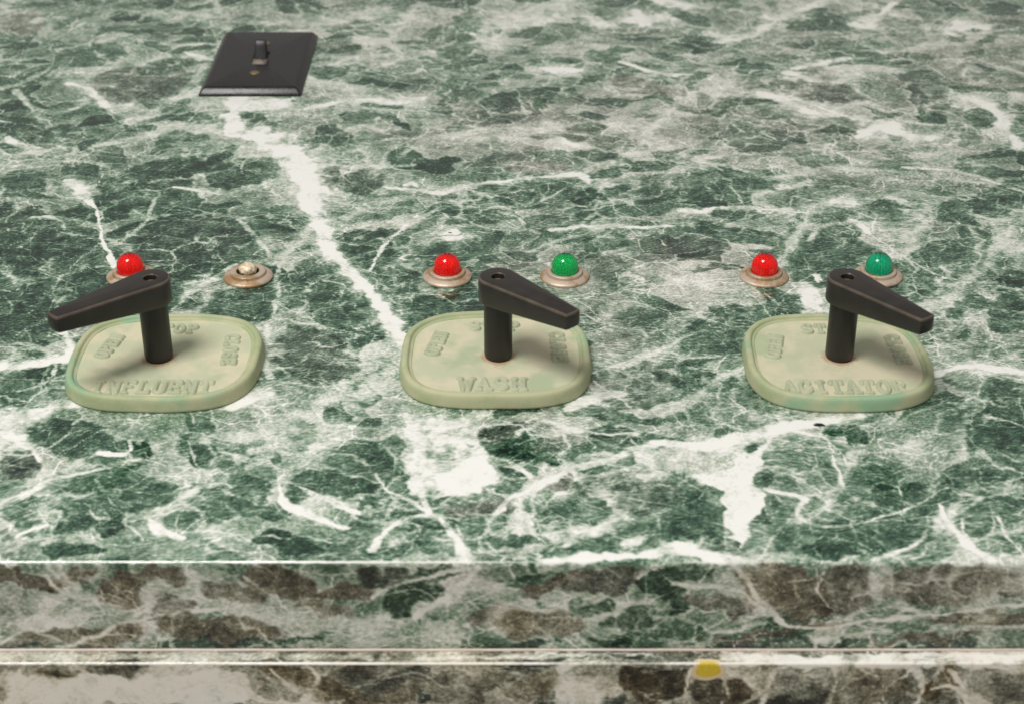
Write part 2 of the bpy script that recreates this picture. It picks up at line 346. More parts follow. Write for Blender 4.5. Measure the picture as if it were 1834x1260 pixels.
TOP_PATCHES = [
    (0.95,((79.3,643.5),(94.0,653.0),(108.1,665.5),(121.7,681.3),(114.8,662.2),(109.3,638.2),(111.5,628.1),(104.4,610.3),(100.4,597.2),(95.8,587.7),(92.6,597.2),(93.5,620.8),(91.6,635.1))),
    (0.7,((54.1,660.8),(72.5,667.9),(108.9,672.6),(103.9,651.6),(80.7,644.8),(58.0,642.6))),
    (0.79,((-50.1,699.7),(-30.9,696.2),(-12.4,696.2),(-17.5,683.3),(-12.7,675.0),(-8.3,651.6),(-6.2,636.8),(-16.4,628.1),(-35.9,624.6),(-42.3,631.6),(-50.0,667.9))),
    (1.0,((-35.5,645.7),(-26.9,650.3),(-17.0,660.8),(-13.1,671.7),(-9.3,651.6),(-6.0,639.5),(-14.0,631.6),(-23.8,629.0),(-31.4,635.1))),
    (0.9,((-41.4,694.7),(-30.8,692.2),(-20.3,696.2),(-25.2,679.9),(-36.8,677.4),(-43.6,684.7))),
    (0.95,((153.7,822.8),(160.8,826.0),(166.7,810.0),(163.7,800.0),(153.9,803.7),(151.8,813.2))),
    (0.95,((162.5,841.2),(168.8,842.6),(169.1,832.6),(162.2,829.3))),
    (0.6,((-84.4,750.4),(-62.0,773.4),(-55.1,761.8),(-54.9,728.4),(-60.7,707.4),(-73.2,697.2),(-82.9,717.8))),
    (0.6,((-111.1,682.3),(-93.6,689.7),(-77.3,682.3),(-81.2,667.9),(-101.2,663.2),(-119.7,649.4),(-126.0,658.5))),
    (0.85,((-195.2,1100.1),(-142.8,1104.2),(-148.5,1087.8),(-176.7,1074.9),(-190.4,1079.8))),
    (0.55,((-401.5,1314.5),(-388.4,1314.5),(-389.5,1284.7),(-391.1,1274.1))),
    (0.55,((-116.6,1254.7),(-84.0,1274.1),(-86.6,1176.0),(-109.6,1164.7))),
]
TOP_CLASTS = [
    (-163.8,978.6,22.9,10.6,4.5,-21.7,0.12,0.1),
    (-206.5,987.1,35.5,13.2,3.4,-15.3,0.12,0.1),
    (-204.8,937.5,19.1,4.1,3.6,-17.4,0.16,0),
    (-231.9,957.7,20.3,0.0,3.2,-16.4,0.18,0),
    (-82.2,872.2,18.4,-10.6,-1.1,-24.6,0.08,0.1),
    (-90.8,965.9,14.6,6.5,2.6,-18.0,0.2,0.4),
    (-111.5,970.1,6.1,0.0,1.7,-18.4,0.2,0.5),
    (-71.9,1055.4,4.5,-6.2,-1.2,-7.5,0.05,0),
    (-80.2,1071.9,6.3,-8.8,-0.7,-4.3,0.1,0),
    (22.8,947.1,31.8,6.7,0.3,-20.1,0.17,0),
    (52.8,945.5,20.2,6.7,0.2,-11.1,0.08,0),
    (-9.0,943.9,19.9,4.2,0.7,-16.0,0.2,0.1),
    (45.3,884.4,21.9,-4.4,-1.1,-14.4,0.25,0),
    (31.3,891.7,16.0,0.0,-0.4,-13.2,0.22,0),
    (-86.9,797.5,20.1,-18.2,-4.2,-30.7,0.14,0.1),
    (-100.0,753.2,21.4,-11.0,-0.9,-26.2,0.2,0.45),
    (-140.8,806.9,22.1,8.7,4.6,-21.0,0.16,0.1),
    (-107.6,829.3,15.7,13.4,7.4,-27.7,0.16,0.1),
    (-182.9,884.4,32.1,13.8,6.8,-28.5,0.17,0.35),
    (-246.3,856.2,21.4,21.2,17.5,-45.2,0.15,0.2),
    (-250.8,797.5,22.0,14.4,13.1,-35.7,0.14,0.2),
    (-274.8,884.4,11.2,21.7,17.1,-34.4,0.14,0.2),
    (-205.9,822.8,36.0,0.0,6.2,-32.3,0.16,0.1),
    (-79.5,816.4,8.1,-7.6,-4.1,-28.9,0.14,0),
    (-257.8,1131.6,33.7,14.2,8.6,-36.2,0.26,0.6),
    (-304.5,1187.6,25.5,11.3,6.0,-23.0,0.25,0),
    (-370.8,1261.1,16.9,0.0,7.0,-28.3,0.42,0.8),
    (-244.2,1164.7,21.9,9.4,3.5,-15.6,0.2,0.2),
    (-303.6,1031.8,14.3,0.0,4.8,-20.3,0.2,0.3),
    (-291.4,1041.1,12.7,6.5,4.4,-14.8,0.2,0.1),
    (-297.1,961.8,15.2,0.0,5.1,-20.6,0.2,0.1),
    (-36.2,856.2,27.0,10.7,3.0,-27.1,0.24,0.1),
    (-65.0,822.8,14.4,19.4,7.4,-22.4,0.18,0.0),
    (-51.8,797.5,20.5,0.0,0.9,-18.5,0.2,0.1),
    (-200.1,672.6,26.0,-9.4,1.5,-14.0,0.14,0.1),
    (-221.2,651.6,10.1,1.7,3.5,-11.8,0.1,0.6),
    (-170.9,665.1,7.7,0.0,1.0,-5.2,0.05,0),
    (-140.5,662.2,6.6,0.0,1.3,-8.4,0.12,0),
    (-182.2,635.9,23.2,6.1,5.0,-17.4,0.26,0),
    (-169.9,605.3,5.7,1.9,2.0,-6.5,0.05,0),
    (-184.0,588.1,12.1,3.0,1.8,-5.8,0.1,0),
    (-206.7,614.5,12.1,4.0,4.9,-14.4,0.22,0),
    (-100.9,596.8,8.1,2.5,1.6,-7.1,0.1,0),
    (-125.9,622.9,15.0,-3.6,0.6,-9.3,0.22,0),
    (-158.4,627.2,14.2,2.3,2.2,-9.5,0.24,0),
    (-140.9,610.3,9.6,0.0,1.0,-5.8,0.2,0),
    (-117.3,631.6,10.1,-3.0,0.4,-12.9,0.2,0),
    (-83.6,694.7,8.1,2.8,1.5,-8.4,0.12,0),
    (-73.1,712.5,6.3,9.5,4.9,-11.1,0.12,0),
    (-57.3,654.8,9.1,-2.9,-0.3,-9.9,0.12,0),
    (-67.2,635.9,7.4,0.0,0.5,-7.0,0.18,0),
    (-48.6,633.7,5.4,3.6,3.9,-14.8,0.18,0),
    (-64.9,620.8,4.9,0.0,0.4,-5.9,0.16,0),
    (-75.9,635.9,9.5,3.1,1.1,-6.1,0.2,0.1),
    (-40.8,600.0,14.4,3.5,1.3,-9.6,0.2,0),
    (-35.2,608.2,14.4,-3.4,-0.2,-5.7,0.1,0),
    (-52.9,586.1,11.7,0.0,0.3,-5.5,0.25,0),
    (4.6,666.5,18.7,-4.9,-0.9,-11.2,0.06,0),
    (-4.4,681.3,11.4,1.9,0.2,-4.8,0.1,0.6),
    (-0.5,646.6,6.5,0.0,0.0,-4.1,0.04,0),
    (-1.2,635.1,6.4,1.0,0.2,-4.8,0.12,0),
    (20.6,639.5,7.1,4.6,0.9,-5.0,0.2,0.8),
    (35.9,648.4,6.0,1.5,0.1,-3.1,0.16,0),
    (23.9,672.6,15.1,7.4,0.8,-6.5,0.22,0.5),
    (-13.8,619.5,16.9,2.6,0.4,-6.8,0.22,0.8),
    (-30.4,682.3,6.8,0.0,0.2,-5.8,0.3,0.5),
    (-2.8,594.8,9.4,1.4,0.4,-7.2,0.13,0),
    (17.7,617.8,10.4,-3.2,-1.7,-14.1,0.22,0),
    (32.3,620.8,7.7,6.1,3.5,-15.4,0.22,0),
    (35.9,592.0,16.3,5.8,0.6,-7.0,0.17,0),
    (52.8,598.0,9.5,0.0,-0.8,-12.1,0.22,0.1),
    (10.2,598.0,7.1,0.0,-0.1,-5.6,0.2,0),
    (40.3,635.9,19.8,6.1,0.4,-7.8,0.3,0.4),
    (59.5,627.2,14.7,0.0,-0.9,-12.9,0.27,0.4),
    (47.3,676.5,13.8,-4.6,-1.1,-7.6,0.12,0.2),
    (37.9,699.7,15.5,-5.3,-0.9,-7.0,0.2,0.2),
    (63.3,723.1,18.7,12.7,2.4,-20.0,0.22,0.4),
    (33.2,717.8,5.4,0.0,-0.3,-7.4,0.14,0),
    (82.3,723.1,7.1,10.2,4.2,-12.2,0.2,0.1),
    (86.5,739.3,16.8,5.7,0.0,-13.0,0.18,0.3),
    (136.0,664.1,16.5,-4.4,-3.6,-15.8,0.34,0),
    (85.3,616.6,8.9,-7.8,-7.0,-19.1,0.2,0.1),
    (105.9,616.6,3.3,2.9,1.4,-6.6,0.05,0),
    (113.0,640.4,4.0,0.0,-1.0,-8.0,0.12,0),
    (130.5,596.0,22.0,-2.7,-2.5,-12.8,0.24,0.1),
    (154.8,600.0,27.0,6.2,-1.5,-15.2,0.19,0),
    (141.0,588.1,21.0,0.0,-0.9,-5.5,0.17,0),
    (157.5,628.1,15.2,3.6,-0.5,-5.1,0.22,0),
    (171.2,622.9,15.2,3.6,-1.0,-8.5,0.24,0),
    (227.4,672.6,19.2,5.8,-5.4,-35.3,0.15,0),
    (211.9,640.4,23.7,6.9,-2.5,-17.5,0.22,0.1),
    (207.1,610.3,16.8,0.0,-6.0,-24.9,0.22,0),
    (238.6,717.8,10.5,-9.0,-5.4,-12.3,0.25,0.2),
    (154.3,682.3,10.4,0.0,-0.8,-4.9,0.2,0),
    (158.3,675.0,3.6,0.0,-1.0,-5.8,0.1,0),
    (119.7,717.8,11.1,3.7,-0.7,-20.7,0.3,0.2),
    (101.9,723.1,9.6,6.4,0.7,-9.0,0.22,0),
    (137.6,666.5,5.3,3.2,0.1,-2.7,0.3,0),
    (179.6,852.7,27.3,-5.5,-6.1,-29.9,0.2,0),
    (182.2,888.0,20.3,11.3,-0.6,-12.7,0.17,0.1),
    (183.8,918.0,20.1,4.0,-1.3,-10.7,0.24,0.1),
    (214.5,916.4,18.9,0.0,-1.7,-9.2,0.22,0),
    (174.8,945.5,24.0,4.9,-1.6,-14.4,0.27,0.2),
    (130.2,965.9,30.6,0.0,-2.3,-21.6,0.24,0),
    (128.6,891.7,30.4,-10.2,-1.8,-10.2,0.2,0.1),
    (108.3,949.5,10.1,0.0,-0.9,-9.7,0.2,0.1),
    (207.2,835.9,22.5,8.1,-2.9,-26.1,0.22,0),
    (245.1,870.1,23.5,8.6,-2.2,-15.3,0.25,0.1),
    (274.3,928.0,31.6,9.8,-3.0,-17.0,0.18,0),
    (291.7,945.5,22.9,16.5,-1.4,-15.1,0.15,0),
    (310.7,1068.0,10.3,0.0,-4.4,-18.6,0.17,0),
    (276.8,1068.0,9.8,-5.1,-3.2,-11.6,0.14,0),
    (275.3,1102.1,5.2,7.1,1.3,-25.3,0.2,0.5),
    (332.0,1050.6,9.5,0.0,-3.9,-15.2,0.25,0),
    (211.2,1115.6,24.9,-10.2,-3.9,-18.7,0.25,0.7),
    (173.1,1162.4,14.2,0.0,-1.4,-11.2,0.2,0),
    (239.1,1267.6,13.4,-24.7,-5.1,-16.5,0.22,0.1),
    (161.9,1261.1,36.0,-16.1,-4.3,-28.0,0.4,0.4),
    (283.9,1235.8,24.9,0.0,-7.2,-37.3,0.4,0.4),
    (262.9,1211.3,16.4,0.0,-2.2,-12.0,0.35,0),
    (257.6,1181.8,12.0,0.0,-2.5,-13.9,0.3,0),
    (185.9,1126.2,9.6,0.0,-1.7,-12.8,0.25,0.5),
    (218.6,817.6,18.5,3.3,-1.5,-8.9,0.15,0),
    (261.3,797.5,11.7,0.0,-6.2,-24.6,0.2,0),
    (243.0,806.9,10.3,0.0,-2.0,-8.8,0.2,0),
    (232.0,797.5,5.9,0.0,-1.9,-8.6,0.22,0.1),
    (232.4,773.4,4.0,0.0,-1.6,-7.1,0.15,0),
    (274.0,835.9,9.1,0.0,-3.4,-13.2,0.12,0),
    (103.8,773.4,19.9,17.4,2.7,-21.3,0.22,0.1),
    (108.5,791.4,17.9,6.3,-0.2,-12.0,0.2,0.2),
    (135.5,797.5,17.9,3.2,-0.9,-9.8,0.2,0),
    (92.0,739.3,8.3,0.0,-1.5,-16.5,0.2,0),
    (192.7,822.8,17.3,-3.4,-3.7,-16.7,0.16,0),
    (-32.4,1254.7,12.2,-13.1,-1.7,-16.8,0.3,0),
    (133.5,1274.1,18.1,-22.4,-2.5,-12.3,0.2,0),
    (-92.5,1274.1,12.8,0.0,1.0,-15.7,0.3,0),
    (-371.9,1223.4,7.0,4.2,3.8,-12.0,0.25,0),
    (-19.6,1242.0,10.9,0.0,0.2,-15.0,0.3,0),
    (-39.3,1199.4,15.7,8.2,1.2,-14.0,0.25,0),
    (69.9,1193.5,16.3,8.1,0.1,-9.2,0.28,0),
    (-33.9,1142.4,11.7,0.0,0.4,-17.5,0.33,0),
    (19.9,1094.9,6.0,2.8,0.5,-9.0,0.2,0),
    (91.6,1126.2,25.7,-13.0,-1.9,-14.7,0.35,0.9),
    (-94.9,1069.9,18.5,0.0,0.8,-11.8,0.25,0.2),
    (-128.4,1153.5,13.5,5.6,1.6,-11.0,0.2,0),
    (-163.2,1055.4,10.6,2.5,1.1,-6.7,0.12,0.2),
    (-198.2,1069.9,16.9,8.5,2.5,-11.6,0.2,0),
    (-242.6,1050.6,10.9,0.0,1.2,-6.7,0.12,0),
    (-263.7,1065.0,9.6,0.0,2.0,-9.7,0.2,0.1),
    (14.9,987.1,20.8,0.0,-0.1,-8.6,0.4,0.9),
    (143.9,687.2,2.4,0.0,-0.2,-1.5,-0.1,0.5),
    (-35.5,893.9,1.0,0.0,0.0,-1.0,0.0,0.5),
    (80.6,987.1,21.0,4.5,-0.2,-7.7,0.15,0.1),
    (96.5,970.1,20.7,4.4,-0.4,-8.3,0.28,0.3),
    (55.9,976.9,12.4,2.7,-0.1,-6.7,0.15,0),
    (-45.8,945.5,13.4,0.0,0.3,-8.0,0.22,0.4),
    (-204.2,571.5,13.5,-2.4,-1.2,-4.6,0.2,1.65),
    (-185.3,573.0,11.2,0.0,-0.5,-4.0,0.28,1.65),
    (-164.1,565.7,9.0,0.0,-1.1,-10.1,0.22,1.75),
    (-148.1,573.0,14.0,0.0,-0.5,-4.6,0.3,1.65),
    (-196.7,539.9,26.0,4.5,-0.1,-4.8,0.26,1.65),
    (-170.5,539.9,16.9,7.4,0.9,-5.2,0.24,1.75),
    (-145.2,555.4,14.7,3.8,0.3,-4.0,0.22,1.45),
    (-126.2,544.1,26.8,-2.4,-1.2,-8.3,0.24,1.75),
    (-96.0,569.5,14.5,-5.0,-2.4,-8.4,0.2,1.75),
    (-116.3,564.3,13.2,-2.3,-0.9,-4.7,0.32,1.55),
    (-144.6,561.3,5.6,0.0,-0.3,-2.7,0.35,1.35),
    (-70.6,564.8,12.6,2.7,0.4,-4.0,0.27,1.75),
    (-85.1,556.9,7.3,0.0,-0.2,-3.4,0.28,1.75),
    (-74.7,553.4,10.0,-1.8,-0.5,-3.4,0.35,1.55),
    (-52.8,571.5,10.9,-2.4,-1.2,-6.6,0.1,0.8),
    (-41.4,562.8,13.0,5.2,1.8,-7.7,0.05,0.3),
    (-31.8,574.4,12.5,2.2,0.3,-3.3,0.08,0.4),
    (-113.6,537.5,40.1,1.8,-0.1,-2.1,0.1,0.3),
    (-204.4,535.4,20.1,0.9,-0.2,-1.7,0.08,0.4),
    (-4.0,549.5,14.2,0.0,-0.0,-6.9,0.35,1.55),
    (17.0,570.1,15.7,4.9,0.8,-3.9,0.2,1.75),
    (39.1,570.1,18.2,3.2,0.8,-5.9,0.22,1.3),
    (63.7,567.8,9.3,-3.1,-1.0,-5.8,0.04,0.2),
    (70.3,575.9,13.9,0.0,0.1,-2.0,0.1,0.3),
    (70.1,556.9,3.6,1.7,1.5,-4.5,0.1,0.3),
    (50.3,551.0,11.8,1.3,0.8,-7.5,0.15,0.5),
    (33.6,556.9,7.9,3.6,1.0,-3.2,0.12,0.3),
    (12.5,547.1,19.8,1.3,0.4,-8.2,0.28,1.75),
    (87.6,557.8,16.9,-3.0,-0.2,-4.0,0.25,1.35),
    (115.3,564.8,19.1,-5.0,-1.3,-13.8,0.24,1.75),
    (136.3,564.8,15.4,0.0,1.3,-14.1,0.26,1.5),
    (180.4,567.8,26.4,1.7,1.8,-10.7,0.3,1.5),
    (199.0,551.0,25.2,1.7,0.6,-3.4,0.24,1.65),
    (102.9,541.1,16.9,1.9,0.4,-3.1,0.2,1.65),
    (126.2,546.5,11.4,0.0,0.2,-2.4,0.3,1.65),
    (41.2,536.9,11.4,0.0,0.1,-3.1,0.08,0.2),
    (98.5,536.0,14.3,0.0,0.1,-2.1,0.04,0.2),
    (153.2,536.9,45.8,0.0,0.2,-2.1,0.1,0.4),
    (176.6,540.5,25.5,1.1,0.4,-2.8,0.25,1.65),
    (7.9,535.7,8.6,0.0,0.0,-2.1,0.08,0.2),
    (201.3,568.6,16.0,3.6,1.8,-6.6,0.35,1.35),
]
TOP_AREAS = [  # own tones of the stone; far ones also carry the reflected haze as paler tone
    (-199.4,906.6,97.0,97.7,-0.14,0.15),
    (-247.8,810.0,53.3,75.7,-0.14,0.2),
    (-104.5,797.5,46.8,55.5,-0.1,0.2),
    (157.5,1050.6,120.0,95.2,0.12,0.6),
    (12.0,1055.4,87.6,57.5,0.11,0.75),
    (317.5,1199.4,105.4,130.1,0.12,0.6),
    (40.9,849.3,79.9,40.7,0.06,0.6),
    (-27.8,891.7,38.3,29.3,0.09,0.3),
    (112.2,856.2,34.0,34.4,0.03,0.7),
    (96.8,822.8,39.0,32.3,0.05,0.4),
    (223.8,773.4,48.6,64.7,0.12,0.25),
    (182.0,677.4,38.8,33.8,0.14,0.2),
    (-110.8,658.5,43.1,32.4,0.12,0.0),
    (-161.4,687.2,47.1,17.2,0.05,0.1),
    (-76.9,744.8,30.6,38.9,0.06,0.1),
    (64.1,622.9,43.8,38.4,0.0,0.3),
    (-90.2,1235.8,124.7,74.6,0.08,0.5),
    (67.8,1235.8,124.7,87.0,0.08,0.3),
    (-313.6,1211.3,89.9,108.2,0.0,0.1),
    (129.1,707.4,40.1,20.6,0.12,0.3),
    (52.3,773.4,34.3,35.3,-0.02,0.4),
    (95.2,773.4,22.9,29.4,-0.1,0.1),
    (-69.9,594.0,117.7,23.9,-0.02,-0.1),
    (152.8,602.1,71.3,24.4,-0.04,-0.1),
    (-215.6,556.9,611.3,35.4,0.1,0.4),
    (-51.4,546.5,35.5,12.0,0.02,-0.3),
    (50.1,555.4,35.3,20.7,-0.04,-0.5),
]
APRON_VEINS = [
    (0.95,((90.6,570.1,0.9),(95.3,570.1,1.8),(114.1,571.4,3.0),(166.2,571.1,4.2),(217.0,569.5,1.2))),
    (0.8,((76.4,570.1,1.5),(74.9,562.5,1.7),(73.8,554.8,1.9),(75.6,548.0,1.9))),
    (0.85,((110.9,567.1,2.5),(108.4,559.5,3.9),(107.5,548.0,2.4))),
    (0.9,((20.8,568.6,4.8),(26.7,570.1,3.6),(38.5,570.8,3.0))),
    (0.7,((19.7,568.6,1.9),(22.6,559.5,2.1),(19.9,548.0,2.9))),
    (0.6,((89.8,563.4,1.2),(89.5,548.0,1.7))),
    (0.8,((-103.5,568.6,1.6),(-99.1,562.5,2.3),(-90.1,554.8,2.9))),
    (0.7,((-86.8,570.1,1.6),(-82.4,563.4,2.9),(-85.2,556.4,2.9))),
    (0.7,((101.9,561.0,1.5),(105.9,554.8,2.0))),
    (0.8,((171.0,570.1,4.7),(174.4,561.0,3.3),(173.6,548.0,2.5))),
    (0.85,((177.4,556.4,2.5),(186.5,559.5,2.4),(194.5,553.3,2.6))),
    (0.8,((185.6,567.1,2.1),(190.9,562.5,2.9),(196.4,548.0,2.4))),
    (0.7,((137.9,570.1,2.4),(137.8,557.9,2.5),(135.1,548.0,2.6))),
    (0.5,((-330,576.1,4),(-200,575.5,6),(-120,576.1,5),(-60,575.1,3))),
    (0.95,((92,575.1,5),(130,573.6,6),(180,574.6,7),(240,574.1,6),(330,575.1,5))),
    (0.6,((-40,574.1,3),(20,576.1,3),(60,577.1,2))),
]
APRON_PATCHES = [
    (0.92,((-217.5,566.2),(-196.3,564.7),(-169.9,567.1),(-122.4,568.3),(-111.9,566.5),(-110.8,559.5),(-106.9,553.3),(-85.5,551.7),(-76.1,548.0),(-220.1,548.0))),
    (0.85,((-146.7,562.5),(-113.0,567.1),(-111.6,548.0),(-152.9,548.0))),
    (0.75,((24.4,565.6),(35.1,567.1),(38.8,561.0),(46.1,556.4),(43.9,548.0),(21.1,548.0),(22.2,559.5))),
    (0.7,((93.0,569.5),(119.0,569.5),(108.9,562.5),(95.7,563.4),(92.0,565.6))),
]
APRON_CLASTS = [
    (-188.9,567.1,14.2,0.0,-0.2,-1.8,0.18,1.8),
    (-204.8,554.8,9.6,0.0,-0.4,-3.1,0.5,1.5),
    (-158.9,559.5,21.6,4.8,0.3,-9.1,0.55,1.4),
    (-132.3,564.1,7.1,0.0,-0.4,-4.9,0.5,1.5),
    (-96.6,565.6,11.5,-2.6,-1.0,-4.8,0.2,2),
    (-82.7,559.5,10.0,-4.8,-2.3,-6.9,0.2,2),
    (-71.0,553.3,11.4,-4.0,-1.2,-4.8,0.18,1.9),
    (-51.9,554.8,14.3,0.0,-0.2,-4.3,0.25,1.6),
    (-27.9,557.9,14.3,0.0,-0.2,-9.2,0.32,1.4),
    (-8.8,561.0,11.9,0.0,-0.0,-6.1,0.3,1.5),
    (10.2,561.0,10.0,0.0,0.1,-8.0,0.27,1.7),
    (3.1,553.3,7.2,0.0,0.0,-4.3,0.35,1.6),
    (-35.2,551.7,3.4,0.0,-0.1,-2.5,0.05,0.5),
    (62.7,559.5,13.3,0.0,0.4,-9.2,0.06,1.7),
    (53.0,562.5,9.5,0.0,0.2,-6.7,0.1,1.9),
    (83.2,554.8,8.1,0.0,0.4,-8.0,0.08,1.6),
    (97.4,556.4,6.2,0.0,0.5,-7.4,0.08,1.8),
    (69.4,568.6,14.2,0.0,0.1,-2.1,0.08,1.5),
    (42.6,553.3,4.3,0.0,0.1,-3.7,0.08,0.5),
    (122.1,561.0,10.9,0.0,0.8,-9.2,0.38,1.3),
    (156.6,561.0,12.4,0.0,1.1,-10.4,0.25,1.6),
    (176.3,555.5,3.8,3.1,2.1,-3.8,0.08,2),
    (186.0,563.4,5.0,2.5,1.9,-4.6,0.16,1.9),
    (207.8,561.0,11.9,0.0,1.3,-9.2,0.33,1.3),
    (149.2,551.7,7.2,0.0,0.4,-4.4,0.3,1.6),
    (105.5,567.1,2.1,0.0,0.2,-2.7,0.3,1.6),
    (131.2,565.6,4.7,0.0,0.3,-3.1,0.4,1.3),
]
APRON_AREAS = [
    (0.0,561.0,713.9,30.7,0.0,1.4),
]

_rng = np.random.RandomState(11)
_perm = _rng.permutation(512).astype(np.int64)
_perm = np.concatenate([_perm, _perm])
_ga = _rng.rand(512) * 2 * np.pi
_gx, _gy = np.cos(_ga), np.sin(_ga)
_j1, _j2, _j3 = _rng.rand(512), _rng.rand(512), _rng.rand(512)
def _h(ix, iy, seed):
    return _perm[(_perm[(ix + seed * 17) & 511] + iy) & 511]
def perlin(x, y, seed):
    ix = np.floor(x).astype(np.int64); iy = np.floor(y).astype(np.int64)
    fx, fy = x - ix, y - iy
    u = fx * fx * fx * (fx * (fx * 6 - 15) + 10); v = fy * fy * fy * (fy * (fy * 6 - 15) + 10)
    def g(dx, dy):
        h = _h(ix + dx, iy + dy, seed)
        return _gx[h] * (fx - dx) + _gy[h] * (fy - dy)
    a = g(0, 0); b = g(1, 0); c = g(0, 1); d = g(1, 1)
    return (a + (b - a) * u) * (1 - v) + (c + (d - c) * u) * v
def fbm(x, y, octv, seed):
    s, amp, f = 0, 1.0, 1.0
    for o in range(octv):
        s = s + amp * perlin(x * f, y * f, seed + o * 3)
        amp *= 0.55; f *= 2.03
    return s * 1.4
def voronoi(x, y, seed):
    ix = np.floor(x).astype(np.int64); iy = np.floor(y).astype(np.int64)
    f1 = np.full(x.shape, 9.0); f2 = f1.copy(); cid = np.zeros(x.shape)
    for dx in (-1, 0, 1):
        for dy in (-1, 0, 1):
            h = _h(ix + dx, iy + dy, seed)
            d = np.hypot(ix + dx + _j1[h] - x, iy + dy + _j2[h] - y)
            near = d < f1
            f2 = np.where(near, f1, np.minimum(f2, d))
            cid = np.where(near, _j3[h], cid)
            f1 = np.where(near, d, f1)
    return f1, f2, cid
def sst(a, b, x):
    t = np.clip((x - a) / (b - a), 0, 1)
    return t * t * (3 - 2 * t)

def stone(xs, ts, veins, patches, clasts, areas, hue0):
    """tone (0 dark clast .. 1 white), vein cover and hue on the grid ts x xs (ts falling)."""
    X, T = np.meshgrid(xs, ts)
    nA = fbm(X / 38, T / 38, 3, 1); nB = fbm(X / 38, T / 38, 3, 5)
    nC = fbm(X / 9, T / 9, 3, 9); nD = fbm(X / 9, T / 9, 3, 13)
    nE = fbm(X / 3.4, T / 3.4, 2, 17)
    nG = fbm(X / 17, T / 17, 3, 51); nH = fbm(X / 17, T / 17, 3, 57)
    nI = fbm(X / 110, T / 110, 2, 75); nJ = fbm(X / 110, T / 110, 2, 79)
    wx = X + 26 * nI + 9 * nA + 3.0 * nG + 0.7 * nC; wy = T + 26 * nJ + 9 * nB + 3.0 * nH + 0.7 * nD
    tone = np.full(X.shape, 0.388); hue = np.full(X.shape, float(hue0)); wgt = np.zeros(X.shape)
    ha = np.zeros(X.shape)
    for (x, t, rx, rt, d, h) in areas:
        g = np.exp(-((X - x) / rx) ** 2 - ((T - t) / rt) ** 2)
        ha += d * g; hue += (h - hue) * np.clip(g * 0.9, 0, 1)
    # breccia at three sizes
    # the fragments lie a little askew to the edge of the slab
    ca_, sa_ = math.cos(0.3), math.sin(0.3)
    fx_, fy_ = wx * ca_ + wy * sa_, -wx * sa_ + wy * ca_
    f1, f2, ca = voronoi(fx_ / 60, fy_ / 44, 2)
    ea = f2 - f1
    g1, g2, cb = voronoi(fx_ / 25, fy_ / 17.5, 4)
    eb = g2 - g1
    k1, k2, cc = voronoi(fx_ / 10 + 0.2 * nC, fy_ / 7 + 0.2 * nD, 6)
    ec = k2 - k1
    inb = sst(0.02, 0.13, eb + 0.05 * nC)
    inc = sst(0.01, 0.14, ec + 0.07 * nE)
    tone += 0.15 * (ca - 0.55) + inb * (0.40 * (cb - 0.60)) + (1 - inb) * 0.13 + inc * 0.09 * (cc - 0.60) + (1 - inc) * 0.035
    tone += 0.12 * nA + 0.05 * nC + 0.04 * nE
    hue += 0.35 * (cb - 0.5) + 0.25 * nB
    tone += ha
    # clasts read off the stone
    px = X + 4.0 * nG + 0.9 * nC; py = T + 4.5 * nH + 1.1 * nD
    i_of = lambda v: np.searchsorted(xs, v)
    r_of = lambda v: np.searchsorted(-ts, -v)
    shell = np.zeros(X.shape)
    for (x, t, ax, ay, bx, by, tn, h) in clasts:
        ex = math.hypot(ax, bx) * 1.5 + 4; et = math.hypot(ay, by) * 1.5 + 5
        c0, c1, r0, r1 = i_of(x - ex), i_of(x + ex), r_of(t + et), r_of(t - et)
        if c1 <= c0 or r1 <= r0: continue
        sl = (slice(r0, r1), slice(c0, c1))
        dx, dy = px[sl] - x, py[sl] - t
        det = ax * by - ay * bx
        if abs(det) < 1e-6: continue
        u = (dx * by - dy * bx) / det; v = (ax * dy - ay * dx) / det
        q = (np.abs(u) ** 2.4 + np.abs(v) ** 2.4) ** (1 / 2.4)
        rim = sst(1.07, 0.90, q + 0.10 * nC[sl])
        halo = sst(1.45, 1.02, q + 0.1 * nC[sl]) * (1 - rim)
        lip = sst(0.10, 0.03, np.abs(q - 1.07 + 0.10 * nC[sl])) * sst(-0.05, 0.3, nD[sl] + 0.6 * nG[sl])
        shell[sl] = np.maximum(shell[sl], 0.5 * lip)
        cur = tone[sl]
        cur += 0.09 * halo
        tgt = tn + 0.035 + 0.08 * nE[sl] + 0.10 * nC[sl] + 0.30 * (cur - 0.42) * 0.5 + 0.02
        tone[sl] = cur + (tgt - cur) * rim * 0.92
        hs = hue[sl]; hs += (h - hs) * rim * 0.85
    # veins
    vein = np.zeros(X.shape)
    tone += 0.0
    ridge = np.abs(fbm(X / 60, T / 60, 2, 31))
    vein = np.maximum(vein, 0.62 * sst(0.055, 0.012, ea) * sst(0.06, 0.30, ridge + 0.1 * nC))
    vein = np.maximum(vein, 0.55 * sst(0.075, 0.015, eb) * sst(-0.12, 0.30, nB + 0.45 * nG))
    vein = np.maximum(vein, 0.34 * sst(0.11, 0.03, ec) * sst(0.0, 0.4, nA + 0.4 * nH))
    vein = np.maximum(vein, shell)
    nF = fbm(X / 3.0, T / 3.0, 2, 41)
    px = X + 1.6 * nG + 0.45 * nC; py = T + 1.8 * nH + 0.5 * nD
    # hairline cracks wandering through the stone
    rs = np.random.RandomState(23)
    hair = []
    span = (xs[-1] - xs[0]) * (ts[0] - ts[-1])
